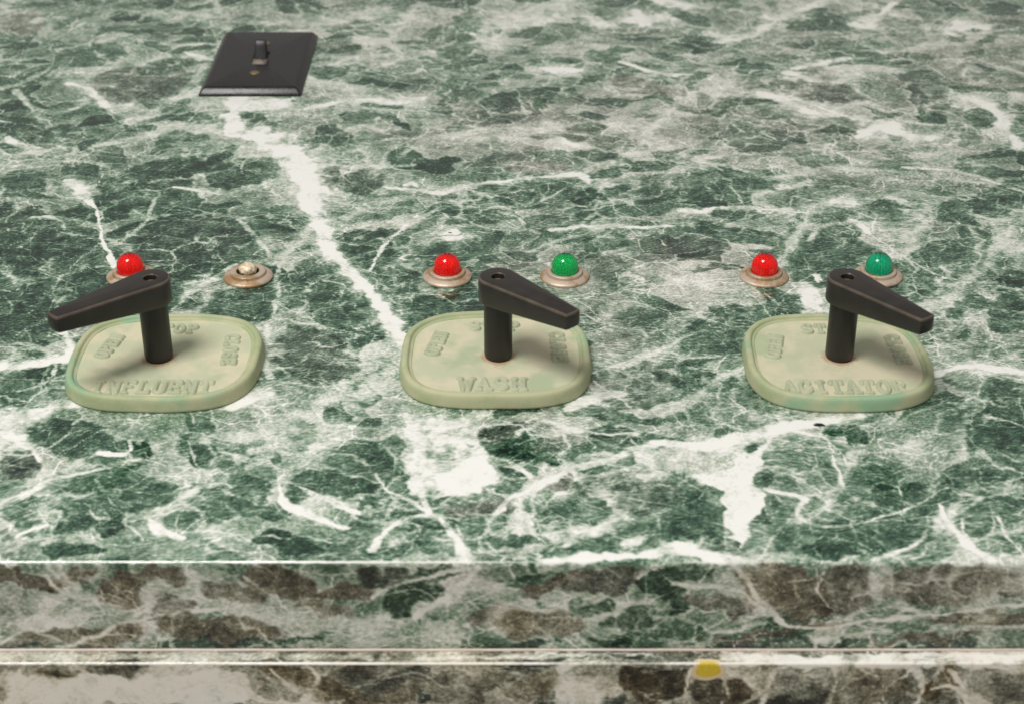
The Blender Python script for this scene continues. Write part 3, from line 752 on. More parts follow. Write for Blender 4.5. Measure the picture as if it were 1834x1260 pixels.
    for _i in range(int(span / 2600)):
        hx = rs.uniform(xs[0], xs[-1]); ht = ts[-1] + (ts[0] - ts[-1]) * rs.rand() ** 1.5
        an = rs.normal(0, 0.75) + (math.pi if rs.rand() < .5 else 0); st = rs.uniform(.22, .66); wd = rs.uniform(.5, 1.3) * (1.6 if rs.rand() < .12 else 1)
        p_ = []
        for _k in range(rs.randint(3, 11)):
            p_.append((hx, ht, wd * (1 - 0.08 * _k)))
            stp = rs.uniform(3, 9); hx += stp * math.cos(an); ht += stp * math.sin(an); an += rs.normal(0, .24)
        hair.append((st, tuple(p_)))
    # side branches leaving the larger veins
    for s, pts in veins:
        for (x0, t0, w0), (x1, t1, w1) in zip(pts[:-1], pts[1:]):
            sl_ = math.hypot(x1 - x0, t1 - t0)
            for _b in range(rs.poisson(sl_ / 24.0)):
                f_ = rs.rand(); hx, ht = x0 + (x1 - x0) * f_, t0 + (t1 - t0) * f_
                an = math.atan2(t1 - t0, x1 - x0) + rs.choice([-1, 1]) * rs.uniform(.35, 1.2) + (math.pi if rs.rand() < .5 else 0)
                wd = min(rs.uniform(.5, 2.2), 0.5 * w0 + .6); p_ = []
                for _k in range(rs.randint(3, 9)):
                    p_.append((hx, ht, max(wd * (1 - 0.13 * _k), .4)))
                    stp = rs.uniform(3, 8); hx += stp * math.cos(an); ht += stp * math.sin(an); an += rs.normal(0, .26)
                hair.append((min(.9, s * rs.uniform(.5, .95)), tuple(p_)))
    for s, pts in hair + [(v_[0] ** 0.85, smooth_line(v_[1])) for v_ in veins]:
        for (x0, t0, w0), (x1, t1, w1) in zip(pts[:-1], pts[1:]):
            m = max(w0, w1) * 1.1 + 3
            c0, c1 = i_of(min(x0, x1) - m), i_of(max(x0, x1) + m)
            r0, r1 = r_of(max(t0, t1) + m), r_of(min(t0, t1) - m)
            if c1 <= c0 or r1 <= r0: continue
            sl = (slice(r0, r1), slice(c0, c1))
            dx, dy = x1 - x0, t1 - t0
            L2 = dx * dx + dy * dy + 1e-9
            k = np.clip(((px[sl] - x0) * dx + (py[sl] - t0) * dy) / L2, 0, 1)
            d = np.hypot(px[sl] - x0 - k * dx, py[sl] - t0 - k * dy)
            w = np.maximum(0.5 * (w0 + (w1 - w0) * k), 0.45) * 1.14
            q = d / (w * (1 + 0.5 * nG[sl])) + (0.34 * nC[sl] + 0.10 * nF[sl]) * np.clip(w / 3, 0.3, 1)
            mk = sst(1.32, 0.42, q) * s * np.clip(1.0 + 0.5 * nH[sl] - 0.2 * (1 - s), 0.35, 1.05)
            vein[sl] = np.maximum(vein[sl], mk)
    for val, pts in patches:
        P = np.array(pts); m = 6
        c0, c1 = i_of(P[:, 0].min() - m), i_of(P[:, 0].max() + m)
        r0, r1 = r_of(P[:, 1].max() + m), r_of(P[:, 1].min() - m)
        if c1 <= c0 or r1 <= r0: continue
        sl = (slice(r0, r1), slice(c0, c1))
        qx, qy = px[sl] + 2.6 * nG[sl] + 1.0 * nC[sl], py[sl] + 2.6 * nH[sl] + 1.0 * nD[sl]
        inside = np.zeros(qx.shape, bool); dist = np.full(qx.shape, 1e9)
        for (x0, t0), (x1, t1) in zip(P, np.roll(P, -1, 0)):
            cr = ((t0 > qy) != (t1 > qy)) & (qx < (x1 - x0) * (qy - t0) / (t1 - t0 + 1e-9) + x0)
            inside ^= cr
            dx, dy = x1 - x0, t1 - t0
            k = np.clip(((qx - x0) * dx + (qy - t0) * dy) / (dx * dx + dy * dy + 1e-9), 0, 1)
            dist = np.minimum(dist, np.hypot(qx - x0 - k * dx, qy - t0 - k * dy))
        sd = np.where(inside, dist, -dist)
        mk = sst(-0.9, 1.1, sd + 1.2 * nC[sl] + 0.5 * nF[sl]) * val * (1 if val > .8 else np.clip(.8 + .8 * nG[sl] + .8 * nC[sl], .2, 1.15)) * (1 - 0.35 * np.clip(nC[sl] + nE[sl] * 0.6, 0, 1) * (1.6 - val))
        vein[sl] = np.maximum(vein[sl], mk)
    # smoky pale stone along the veins
    def blur(a, r):
        for ax in (0, 1):
            for _ in range(2):
                c = np.cumsum(np.pad(a, [(r + 1, r) if i == ax else (0, 0) for i in (0, 1)], mode='edge'), axis=ax)
                n_ = a.shape[ax]
                a = (np.take(c, np.arange(n_) + 2 * r + 1, ax) - np.take(c, np.arange(n_), ax)) / (2 * r + 1)
        return a
    b1 = blur(vein, 3); b2 = blur(vein, 9)
    tone += np.clip(0.22 * b1 + 0.34 * b2 * (1 + 0.9 * nC + 0.5 * nF), 0, 0.18)
    for (x, t, ax, ay, bx, by, tn, h) in clasts:      # small dark pits lie in the white too
        if tn <= 0:
            q = np.hypot((X - x) / (abs(ax) * 1.15), (T - t) / (abs(by) * 1.0))
            pit = sst(1.25, 0.75, q); vein *= 1 - pit; tone -= pit * 0.8
    return X, np.clip(tone, 0, 1), np.clip(vein, 0, 1), np.clip(hue, 0, 2)

def smooth_line(pts, n=4):
    """Catmull-Rom through (x, t, width)"""
    P = [np.array(p, float) for p in pts]
    if len(P) < 3: return pts
    out = []
    for i in range(len(P) - 1):
        p0, p1, p2, p3 = P[max(i - 1, 0)], P[i], P[i + 1], P[min(i + 2, len(P) - 1)]
        for j in range(n):
            u = j / n
            q = 0.5 * (2 * p1 + (p2 - p0) * u + (2 * p0 - 5 * p1 + 4 * p2 - p3) * u * u + (3 * p1 - p0 - 3 * p2 + p3) * u ** 3)
            q[2] = p1[2] + (p2[2] - p1[2]) * u
            out.append(tuple(q))
    out.append(tuple(P[-1]))
    return tuple(out)

def slab(name, xs, rows, tables, hue0, mat, edge):
    """rows: (Y, Z, t) in mm down the profile from the far edge over the front edge."""
    rows = np.array(rows); ts = rows[:, 2]
    X, tone, vein, hue = stone(xs, ts, *tables, hue0)
    # the arris: its highlight painted into the vein cover as a thin, uneven pale line
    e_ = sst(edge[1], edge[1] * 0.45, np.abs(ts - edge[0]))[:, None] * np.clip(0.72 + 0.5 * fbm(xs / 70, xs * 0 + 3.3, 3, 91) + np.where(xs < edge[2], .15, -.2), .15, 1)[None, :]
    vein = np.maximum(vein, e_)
    nr, nc = X.shape
    v = np.empty((nr, nc, 3), np.float32)
    v[..., 0] = X; v[..., 1] = rows[:, 0:1]; v[..., 2] = rows[:, 1:2]
    m = bpy.data.meshes.new(name)
    # two closing verts rows: a flat underside/back so that the slab is solid
    zb = rows[-1, 1]
    back = np.array([[xs[0], rows[0, 0], zb], [xs[-1], rows[0, 0], zb]], np.float32)
    allv = np.concatenate([v.reshape(-1, 3), back]) * MM
    i = np.arange(nr - 1)[:, None] * nc + np.arange(nc - 1)[None, :]
    quads = np.stack([i, i + nc, i + nc + 1, i + 1], -1).reshape(-1, 4)
    n0 = nr * nc
    m.vertices.add(len(allv)); m.vertices.foreach_set('co', allv.ravel())
    nq = len(quads)
    left = [int(r * nc) for r in range(nr)] + [n0]
    right = [int(r * nc + nc - 1) for r in range(nr)][::-1] + [n0 + 1]
    bottom = [int((nr - 1) * nc + c) for c in range(nc)][::-1] + [n0, n0 + 1]
    rear = [int(c) for c in range(nc)] + [n0 + 1, n0]
    extra = [left[::-1], [right[-1]] + right[:-1], bottom, rear]
    loops = np.concatenate([quads.ravel()] + [np.array(e) for e in extra])
    starts = np.concatenate([np.arange(nq) * 4, nq * 4 + np.cumsum([0] + [len(e) for e in extra[:-1]])])
    m.loops.add(len(loops)); m.loops.foreach_set('vertex_index', loops.astype(np.int32))
    m.polygons.add(nq + 4); m.polygons.foreach_set('loop_start', starts.astype(np.int32))
    sm = np.ones(nq + 4, bool); sm[nq:] = False
    m.update(calc_edges=True); m.validate()
    m.polygons.foreach_set('use_smooth', sm[:len(m.polygons)])
    for nme, arr in (('tone', tone), ('vein', vein), ('hue', hue)):
        a = m.attributes.new(nme, 'FLOAT', 'POINT')
        a.data.foreach_set('value', np.concatenate([arr.ravel(), [0.4, 0.4]]).astype(np.float32))
    m.materials.append(mat)
    o = bpy.data.objects.new(name, m); col.objects.link(o)
    return o

# ------------------------------------------------------------------ materials
def marble(name, gloss):
    k = NT(name)
    p = k.mm()
    tone, vein, hue = k.attr('tone'), k.attr('vein'), k.attr('hue')
    _, w1 = k.noise(p, 0.022, 0.0)
    _, w2 = k.noise(p, 0.08, 0.0)
    warp = k.vmath('ADD', k.vmath('SCALE', k.vmath('SUBTRACT', w1, (0.5, 0.5, 0.5)), s=18.0),
                   k.vmath('SCALE', k.vmath('SUBTRACT', w2, (0.5, 0.5, 0.5)), s=2.6))
    pw = k.vmath('ADD', p, warp)
    rt = k.n('ShaderNodeVectorRotate', rotation_type='Z_AXIS', Vector=pw, Angle=-0.35)
    fl = k.vmath('MULTIPLY', rt.outputs[0], (0.46, 0.75, 0.75))
    fibre, _ = k.noise(fl, 0.95, 3.5, 0.62)
    speck, _ = k.noise(p, 0.85, 2.0, 0.6)
    cloud, _ = k.noise(pw, 0.11, 3.0, 0.6)
    # threads: thin pale cracks of two sizes
    def threads(scale, width, mscale, lo, hi):
        _, w3 = k.noise(p, 0.25, 0.0)
        q = k.vmath('ADD', pw, k.vmath('SCALE', k.vmath('SUBTRACT', w3, (0.5, 0.5, 0.5)), s=1.6))
        vo = k.n('ShaderNodeTexVoronoi', feature='DISTANCE_TO_EDGE')
        k.set(vo.inputs['Vector'], k.vmath('MULTIPLY', q, (0.62, 1.25, 1.25)))
        vo.inputs['Scale'].default_value = scale
        ln = k.step(vo.outputs['Distance'], width, width * 0.25)
        mk, _ = k.noise(p, mscale, 2.0)
        return k.math('MULTIPLY', ln, k.step(mk, lo, hi))
    th1 = threads(0.048, 0.022, 0.035, 0.38, 0.52)
    th2 = threads(0.105, 0.032, 0.05, 0.44, 0.60)
    t = k.math('ADD', tone, k.math('MULTIPLY', k.math('SUBTRACT', fibre, 0.5), k.step(hue, 0.35, 0.95, 0.86, 0.45)))
    t = k.math('ADD', t, k.math('MULTIPLY', k.step(fibre, 0.58, 0.74), 0.16))
    t = k.math('ADD', t, k.math('MULTIPLY', k.math('SUBTRACT', speck, 0.5), k.step(hue, 0.35, 0.95, 0.32, 0.62)))
    t = k.math('ADD', t, k.math('MULTIPLY', k.math('SUBTRACT', cloud, 0.5), 0.30))
    th = k.math('MAXIMUM', k.math('MULTIPLY', th1, 0.75), k.math('MULTIPLY', th2, 0.36))
    t = k.math('ADD', t, k.math('MULTIPLY', th, k.step(hue, 0.5, 1.3, 0.32, 0.12)))
    # broken edge of the white veins
    vb = k.math('ADD', vein, k.math('MULTIPLY', k.math('SUBTRACT', fibre, 0.5), k.math('MULTIPLY', k.step(vein, 0.05, 0.5), 0.7)), clamp=True)
    cov = k.step(vb, 0.10, 0.85)
    wt = k.math('ADD', 0.57, k.math('ADD', k.math('MULTIPLY', vein, 0.40), k.math('ADD', k.math('MULTIPLY', k.math('SUBTRACT', cloud, 0.5), 0.34), k.math('MULTIPLY', k.math('SUBTRACT', fibre, 0.5), 0.42))))
    mixn = k.n('ShaderNodeMix'); mixn.data_type = 'FLOAT'
    k.set(mixn.inputs[0], cov); k.set(mixn.inputs[2], t); k.set(mixn.inputs[3], wt)
    t = k.math('ADD', k.math('MULTIPLY', k.math('SUBTRACT', mixn.outputs[0], 0.45), 1.14), 0.45)
    green = k.ramp(t, [(0.0, (.008, .018, .012)), (.2, (.025, .062, .039)), (.4, (.088, .165, .104)), (.6, (.27, .365, .27)), (.8, (.57, .61, .525)), (1.0, (.86, .855, .82))])
    grey = k.ramp(t, [(0.0, (.012, .014, .013)), (.2, (.038, .044, .041)), (.4, (.130, .145, .113)), (.6, (.325, .34, .285)), (.8, (.59, .59, .52)), (1.0, (.86, .845, .80))])
    brown = k.ramp(t, [(0.0, (.012, .009, .006)), (.2, (.056, .043, .023)), (.4, (.160, .132, .080)), (.6, (.36, .325, .225)), (.8, (.64, .58, .47)), (1.0, (.90, .84, .75))])
    c = k.mix(k.step(hue, 0.0, 1.0), green, grey)
    c = k.mix(k.step(hue, 1.0, 2.0), c, brown)
    k.base(c)
    k.p.inputs['IOR'].default_value = 1.5
    k.rough(k.math('ADD', gloss, k.math('MULTIPLY', k.step(cloud, 0.4, 0.75), 0.10), clamp=True))
    k.bump(fibre, 0.04, 0.0002)
    return k.m

def patina(name, main, second, accent):
    """verdigris / worn paint on cast bronze"""
    k = NT(name); p = k.mm()
    oi = k.n('ShaderNodeObjectInfo')
    p2 = k.vmath('ADD', p, k.vmath('SCALE', k.n('ShaderNodeCombineXYZ', X=oi.outputs['Random'], Y=oi.outputs['Random'], Z=0.0).outputs[0], s=400.0))
    a, _ = k.noise(p2, 0.055, 4.0, 0.6)
    b, _ = k.noise(p2, 0.9, 3.0, 0.6)
    d, _ = k.noise(p2, 0.032, 3.0, 0.5)
    c = k.mix(k.step(a, 0.38, 0.60), main, second)
    c = k.mix(k.math('MULTIPLY', k.step(d, 0.54, 0.66), .8), c, accent)
    c = k.mix(k.math('MULTIPLY', k.step(b, 0.45, 0.75), 0.35), c, second)
    k.base(c); k.rough(0.62)
    k.p.inputs['Specular IOR Level'].default_value = 0.35
    k.bump(b, 0.25, 0.0004)
    return k

M = {}
M['top'] = marble('green_marble', 0.055)
M['apron'] = marble('brown_green_marble', 0.12)
M['rim'] = patina('verdigris', (.36, .42, .235), (.47, .475, .295), (.24, .43, .27)).m
kf = patina('worn_cream_paint', (.64, .59, .42), (.51, .535, .365), (.38, .45, .28))
# rust ring round the shaft
_p = kf.mm()
_sep = kf.n('ShaderNodeSeparateXYZ', Vector=_p)
_r = kf.math('SQRT', kf.math('ADD', kf.math('MULTIPLY', _sep.outputs[0], _sep.outputs[0]), kf.math('MULTIPLY', _sep.outputs[1], _sep.outputs[1])))
_nz, _ = kf.noise(_p, 0.5, 3.0)
_rr = kf.math('ADD', _r, kf.math('MULTIPLY', kf.math('SUBTRACT', _nz, 0.5), 5.0))
_prev = kf.p.inputs['Base Color'].links[0].from_socket
kf.base(kf.mix(kf.math('MULTIPLY', kf.step(_rr, 9.6, 7.2), 0.55), _prev, (.45, .22, .10)))
M['floor'] = kf.m
M['letter'] = patina('worn_raised_paint', (.40, .435, .29), (.47, .49, .34), (.35, .43, .285)).m

def dark_metal(name, colr, rough, scale):
    k = NT(name); p = k.mm()
    a, _ = k.noise(p, 0.10, 4.0, 0.6); b, _ = k.noise(p, scale, 3.0, 0.6)
    k.base(k.mix(k.step(a, 0.35, 0.7), colr, tuple(c * 1.5 for c in colr)))
    k.rough(k.math('ADD', rough, k.math('MULTIPLY', k.math('SUBTRACT', a, 0.5), 0.3)))
    k.bump(b, 0.30, 0.0003)
    return k.m
M['lever'] = dark_metal('black_oxide', (.017, .0135, .011), 0.35, 1.6)
M['rubbed'] = dark_metal('rubbed_edge', (.075, .059, .046), 0.34, 1.6)
M['shaft'] = dark_metal('black_oxide_shaft', (.011, .009, .008), 0.42, 1.4)
M['bakelite'] = dark_metal('dark_bakelite', (.012, .010, .0105), 0.27, 0.5)
M['toggle'] = dark_metal('toggle_plastic', (.013, .012, .015), 0.36, 0.5)

M['toggle'].node_tree.nodes['Principled BSDF'].inputs['Specular IOR Level'].default_value = 0.3
M['bakelite'].node_tree.nodes['Principled BSDF'].inputs['Specular IOR Level'].default_value = 0.32
k = NT('tarnished_brass'); p = k.mm()
oi = k.n('ShaderNodeObjectInfo')
p2 = k.vmath('ADD', p, k.vmath('SCALE', k.n('ShaderNodeCombineXYZ', X=oi.outputs['Random'], Y=oi.outputs['Random'], Z=0.0).outputs[0], s=300.0))
a, _ = k.noise(p2, 0.075, 4.0, 0.6); b, _ = k.noise(p2, 0.8, 3.0)
k.base(k.mix(k.step(k.math('ADD', a, k.math('MULTIPLY', k.math('SUBTRACT', b, 0.5), 0.25)), 0.42, 0.62), (.60, .485, .385), (.42, .27, .135)))
k.p.inputs['Metallic'].default_value = 0.45
k.rough(k.math('ADD', 0.38, k.math('MULTIPLY', b, 0.25)))
k.bump(b, 0.08, 0.0003)
M['brass'] = k.m

def lens_mat(name, colr):
    k = NT(name)
    k.base(colr); k.rough(0.12)
    k.p.inputs['Transmission Weight'].default_value = 1.0
    k.p.inputs['IOR'].default_value = 1.49
    return k.m
def core_mat(name, colr, glow):
    k = NT(name)
    k.base(colr); k.rough(0.35)
    k.p.inputs['Emission Color'].default_value = (*colr, 1)
    k.p.inputs['Emission Strength'].default_value = glow
    return k.m
LENS = {
    'red': (lens_mat('red_lens', (1.0, .05, .04)), core_mat('red_core', (1.0, .10, .07), 0.10)),
    'green': (lens_mat('green_lens', (.012, .50, .22)), core_mat('green_core', (.10, .85, .38), 0.10)),
    'teal': (lens_mat('teal_lens', (.01, .55, .37)), core_mat('teal_core', (.06, .80, .55), 0.06)),
}
k = NT('gilt_glass'); p = k.mm()
a, _ = k.noise(p, 0.9, 2.0)
k.base(k.mix(k.step(a, .4, .6), (.58, .46, .30), (.78, .68, .50))); k.rough(0.45)
k.p.inputs['Metallic'].default_value = 0.1
M['bulb'] = k.m
k = NT('socket_dark'); k.base((.07, .085, .04)); k.rough(.5); M['socket'] = k.m
k = NT('brass_screw'); k.base((.24, .18, .09)); k.p.inputs['Metallic'].default_value = 0.5; k.rough(.5); M['screw'] = k.m
k = NT('pale_insulator'); k.base((.26, .225, .19)); k.rough(.5); M['ivory'] = k.m
k = NT('yellow_filler'); p = k.mm(); a, _ = k.noise(p, .5, 3.0)
k.base(k.mix(k.step(a, .35, .7), (.66, .46, .02), (.70, .54, .06))); k.rough(.45); M['yellow'] = k.m
k = NT('cream_filler'); p = k.mm(); a, _ = k.noise(p, .6, 3.0)
k.base(k.mix(k.step(a, .35, .7), (.72, .56, .34), (.74, .63, .42))); k.rough(.5); M['cream'] = k.m

# ------------------------------------------------------------------ the marble counter
YF, ZB, YA = 579.9, -46.3, 571.1
xs = np.arange(-470.0, 470.01, 1.0)
RAD = 2.2
rows = []
y = 1480.0
while y > YF + RAD + 0.4:
    rows.append((y, 0.0, y)); y -= 0.8 + 1.3 * (y - YF) / 900.0
for i in range(0, 9):
    a = math.pi / 2 * i / 8
    rows.append((YF + RAD - RAD * math.sin(a), -RAD + RAD * math.cos(a), YF + RAD - RAD * math.sin(a) - (RAD - RAD * math.cos(a))))
z = -RAD - 0.7
while z > ZB + 1.2:
    rows.append((YF, z, YF + z)); z -= 0.8
rows.append((YF + 0.0, ZB + 0.9, YF + ZB + 0.9)); rows.append((YF + 0.35, ZB + 0.45, YF + ZB + 0.4)); rows.append((YF + 0.8, ZB + 0.35, YF + ZB))
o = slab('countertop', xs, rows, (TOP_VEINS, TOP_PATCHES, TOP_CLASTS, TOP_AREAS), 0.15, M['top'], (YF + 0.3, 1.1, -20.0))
tag(o, 'polished green marble countertop with white veins', kind='structure')
# apron slab below, standing a little proud
RA = 1.0
def apron_profile(s):
    """s: mm along the profile, 0 where the ledge turns into the face; + is down the face, - is back along the ledge"""
    q = RA * math.pi / 2
    if s < -q / 2: return (YA + RA + (-s - q / 2), ZB, 1.0)
    if s > q / 2: return (YA, ZB - RA - (s - q / 2), 0.0)
    a = (s + q / 2) / RA
    return (YA + RA - RA * math.sin(a), ZB - RA + RA * math.cos(a), math.cos(a))
rows = []
s = -30.0
while s < 60:
    yy, zz, _ = apron_profile(s)
    rows.append((yy, zz, YA - s)); s += 0.25 if abs(s) < 1.4 else 0.8
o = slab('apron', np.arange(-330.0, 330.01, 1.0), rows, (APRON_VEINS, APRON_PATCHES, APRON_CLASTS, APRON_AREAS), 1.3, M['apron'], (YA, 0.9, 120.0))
tag(o, 'brown and cream marble apron below the countertop edge', kind='structure')

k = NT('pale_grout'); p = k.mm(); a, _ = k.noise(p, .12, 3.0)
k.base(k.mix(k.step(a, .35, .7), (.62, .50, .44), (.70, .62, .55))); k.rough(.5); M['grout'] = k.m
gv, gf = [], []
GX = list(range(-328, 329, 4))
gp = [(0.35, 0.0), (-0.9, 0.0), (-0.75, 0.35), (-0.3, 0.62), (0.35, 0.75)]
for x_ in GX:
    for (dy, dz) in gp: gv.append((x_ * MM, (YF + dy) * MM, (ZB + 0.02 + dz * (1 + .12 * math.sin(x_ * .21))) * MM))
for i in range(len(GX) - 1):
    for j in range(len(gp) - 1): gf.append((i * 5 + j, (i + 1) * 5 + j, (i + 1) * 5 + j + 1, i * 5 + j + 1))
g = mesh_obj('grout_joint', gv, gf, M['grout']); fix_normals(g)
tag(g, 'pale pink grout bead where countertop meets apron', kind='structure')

# ------------------------------------------------------------------ valve controls
N_SUP = 3.0
def superell(a, b, th):
    c, s_ = math.cos(th), math.sin(th)
    return (a * math.copysign(abs(c) ** (2 / N_SUP), c), b * math.copysign(abs(s_) ** (2 / N_SUP), s_))
PA, PB = 47.4, 43.6
NTH = 128
TH = []
for i in range(NTH):     # even spacing along the outline
    TH.append(2 * math.pi * i / NTH)
_dense = [superell(PA, PB, 2 * math.pi * i / 4096) for i in range(4096)]
_len = [0.0]
for i in range(4096):
    p0, p1 = _dense[i], _dense[(i + 1) % 4096]
    _len.append(_len[-1] + math.hypot(p1[0] - p0[0], p1[1] - p0[1]))
_out, j = [], 0
for i in range(NTH):
    want = _len[-1] * i / NTH
    while _len[j + 1] < want: j += 1
    _out.append(_dense[j])
_nrm = []
for i in range(NTH):
    p0, p1 = _out[i - 1], _out[(i + 1) % NTH]
    tx, ty = p1[0] - p0[0], p1[1] - p0[1]; L = math.hypot(tx, ty)
    _nrm.append((ty / L, -tx / L))
FLOOR_Z = 5.6
RIM = [(1.3, 0.0), (0.3, 0.25), (-0.1, 0.6), (0.0, 1.5), (0.5, 4.6), (0.85, 6.2), (1.3, 7.05), (2.0, 7.5), (2.9, 7.65), (3.6, 7.6), (4.1, 7.35), (4.4, 6.9), (4.6, 6.35), (4.9, 6.1), (5.5, 6.0), (6.1, 5.95), (6.5, FLOOR_Z - 0.5)]
def plate_meshes(seed):
    rnd = np.random.RandomState(seed)
    ph = rnd.rand(6) * 6.28
    wob = lambda i, amp: amp * (math.sin(2 * math.pi * i / NTH * 3 + ph[0]) + math.sin(2 * math.pi * i / NTH * 5 + ph[1]) + 0.6 * math.sin(2 * math.pi * i / NTH * 11 + ph[2]))
    v, f = [], []
    n = len(RIM)
    for i in range(NTH):
        for jx, (o_, z_) in enumerate(RIM):
            q = o_ + wob(i, 0.16) * (1 if jx > 0 else 1)
            v.append(((_out[i][0] - _nrm[i][0] * q) * MM, (_out[i][1] - _nrm[i][1] * q) * MM, (z_ + (wob(i + 30, 0.07) if 3 < jx < n - 1 else 0)) * MM))
    for i in range(NTH):
        i2 = (i + 1) % NTH
        for jx in range(n - 1):
            f.append((i * n + jx, i2 * n + jx, i2 * n + jx + 1, i * n + jx + 1))
    rim = (v, f)
    v2, f2 = [], []
    fr = [6.0, 11, 18, 26, 34, 40]
    for k_, q in enumerate(fr):
        for i in range(NTH):
            s_ = 1 - q / 44.0
            if k_ == 0: x_, y_ = _out[i][0] - _nrm[i][0] * q, _out[i][1] - _nrm[i][1] * q
            else: x_, y_ = _out[i][0] * s_, _out[i][1] * s_
            zz = FLOOR_Z + 0.25 * math.sin(x_ * 0.13 + ph[3]) * math.sin(y_ * 0.15 + ph[4]) * (0 if k_ == 0 else 1)
            v2.append((x_ * MM, y_ * MM, zz * MM))
    for k_ in range(len(fr) - 1):
        for i in range(NTH):
            i2 = (i + 1) % NTH
            f2.append((k_ * NTH + i, k_ * NTH + i2, (k_ + 1) * NTH + i2, (k_ + 1) * NTH + i))
    c = len(v2); v2.append((0, 0, FLOOR_Z * MM))
    for i in range(NTH): f2.append(((len(fr) - 1) * NTH + i, (len(fr) - 1) * NTH + (i + 1) % NTH, c))
    return rim, (v2, f2)

def arc(cx, cy, rx, ry, a0, a1, n=10):
    return [(cx + rx * math.cos(R(a0 + (a1 - a0) * i / n)), cy + ry * math.sin(R(a0 + (a1 - a0) * i / n))) for i in range(n + 1)]
SERIF = lambda x, y, w=0.75: [(x - w, y), (x + w, y)]
GLYPH = {   # strokes in a 4 x 6 box
    'A': [[(0.4, 0), (2, 6), (3.6, 0)], [(1.1, 2.0), (2.9, 2.0)], SERIF(.4, 0), SERIF(3.6, 0)],
    'C': [arc(2.1, 3, 1.8, 3, 45, 315, 16)],
    'E': [[(.6, 0), (.6, 6)], [(.2, 6), (3.6, 6), (3.6, 5.2)], [(.6, 3.1), (2.8, 3.1)], [(.2, 0), (3.7, 0), (3.7, .8)]],
    'F': [[(.7, 0), (.7, 6)], [(.2, 6), (3.6, 6), (3.6, 5.1)], [(.7, 3.1), (2.7, 3.1)], SERIF(.7, 0)],
    'G': [arc(2.1, 3, 1.8, 3, 45, 330, 16), [(3.65, 1.2), (3.65, 2.7), (2.5, 2.7)]],
    'H': [[(.6, 0), (.6, 6)], [(3.4, 0), (3.4, 6)], [(.6, 3), (3.4, 3)], SERIF(.6, 0, .6), SERIF(3.4, 0, .6), SERIF(.6, 6, .6), SERIF(3.4, 6, .6)],
    'I': [[(2, 0), (2, 6)], SERIF(2, 0, .9), SERIF(2, 6, .9)],
    'L': [[(.8, 0), (.8, 6)], SERIF(.8, 6), [(.2, 0), (3.6, 0), (3.6, 1.1)]],
    'N': [[(.6, 0), (.6, 6), (3.4, 0), (3.4, 6)], SERIF(.6, 0, .6), SERIF(3.4, 6, .6)],
    'O': [arc(2, 3, 1.75, 3, 0, 360, 20)],
    'P': [[(.7, 0), (.7, 6)], [(.2, 6)] + arc(2.0, 4.5, 1.6, 1.5, 90, -90, 8) + [(.7, 3)], SERIF(.7, 0)],
    'R': [[(.7, 0), (.7, 6)], [(.2, 6)] + arc(2.0, 4.5, 1.5, 1.5, 90, -90, 8) + [(.7, 3)], [(2, 3), (3.6, 0)], SERIF(.7, 0), SERIF(3.7, 0, .5)],
    'S': [arc(2, 4.5, 1.6, 1.5, 30, 270, 10) + arc(2, 1.5, 1.7, 1.5, 90, -150, 10)],
    'T': [[(2, 0), (2, 6)], [(.2, 4.9), (.2, 6), (3.8, 6), (3.8, 4.9)], SERIF(2, 0, .8)],
    'U': [[(.5, 6), (.5, 1.6)] + arc(2, 1.6, 1.5, 1.6, 180, 360, 8) + [(3.5, 6)], SERIF(.5, 6, .6), SERIF(3.5, 6, .6)],
    'W': [[(.1, 6), (1.1, 0), (2, 4.6), (2.9, 0), (3.9, 6)], SERIF(.1, 6, .5), SERIF(3.9, 6, .5)],
}
_lcache = {}
def letter_mesh(ch, sx, sy, rad, hgt):
    key = (ch, sx, sy, rad)
    if key in _lcache: return _lcache[key]
    st = 0.36
    gx = np.arange(-1.2 * sx - rad, 5.2 * sx + rad, st); gy = np.arange(-rad - st, 6 * sy + rad + 2 * st, st)
    GX, GY = np.meshgrid(gx, gy)
    H = np.full(GX.shape, -1.0)
    for stroke in GLYPH[ch]:
        for (x0, y0), (x1, y1) in zip(stroke[:-1], stroke[1:]):
            x0, x1, y0, y1 = x0 * sx, x1 * sx, y0 * sy, y1 * sy
            dx, dy = x1 - x0, y1 - y0
            k_ = np.clip(((GX - x0) * dx + (GY - y0) * dy) / (dx * dx + dy * dy + 1e-9), 0, 1)
            d = np.hypot(GX - x0 - k_ * dx, GY - y0 - k_ * dy) / rad
            h = np.where(d < 1, np.sqrt(np.clip(1 - d ** 2.6, 0, 1)) * hgt, -(d - 1) * 2.0)
            H = np.maximum(H, h)
    H = np.clip(H, -0.5, hgt)
    for _ in range(1):
        Hp = np.pad(H, 1, mode='edge')
        H = 0.5 * H + 0.125 * (Hp[:-2, 1:-1] + Hp[2:, 1:-1] + Hp[1:-1, :-2] + Hp[1:-1, 2:])
    ny, nx = H.shape
    keep = np.maximum.reduce([H[:-1, :-1], H[1:, :-1], H[:-1, 1:], H[1:, 1:]]) > -0.30
    idx, verts, faces = {}, [], []
    def vid(r, c):
        if (r, c) not in idx:
            idx[(r, c)] = len(verts)
            verts.append(((gx[c] - 2 * sx) * MM, (gy[r] - 3 * sy) * MM, H[r, c] * MM))
        return idx[(r, c)]
    for r, c in zip(*np.nonzero(keep)):
        faces.append((vid(r, c), vid(r, c + 1), vid(r + 1, c + 1), vid(r + 1, c)))
    m = bpy.data.meshes.new('letter'); m.from_pydata(verts, [], faces); m.update()
    m.polygons.foreach_set('use_smooth', [True] * len(m.polygons))
    m.materials.append(M['letter'])
    _lcache[key] = m
    return m
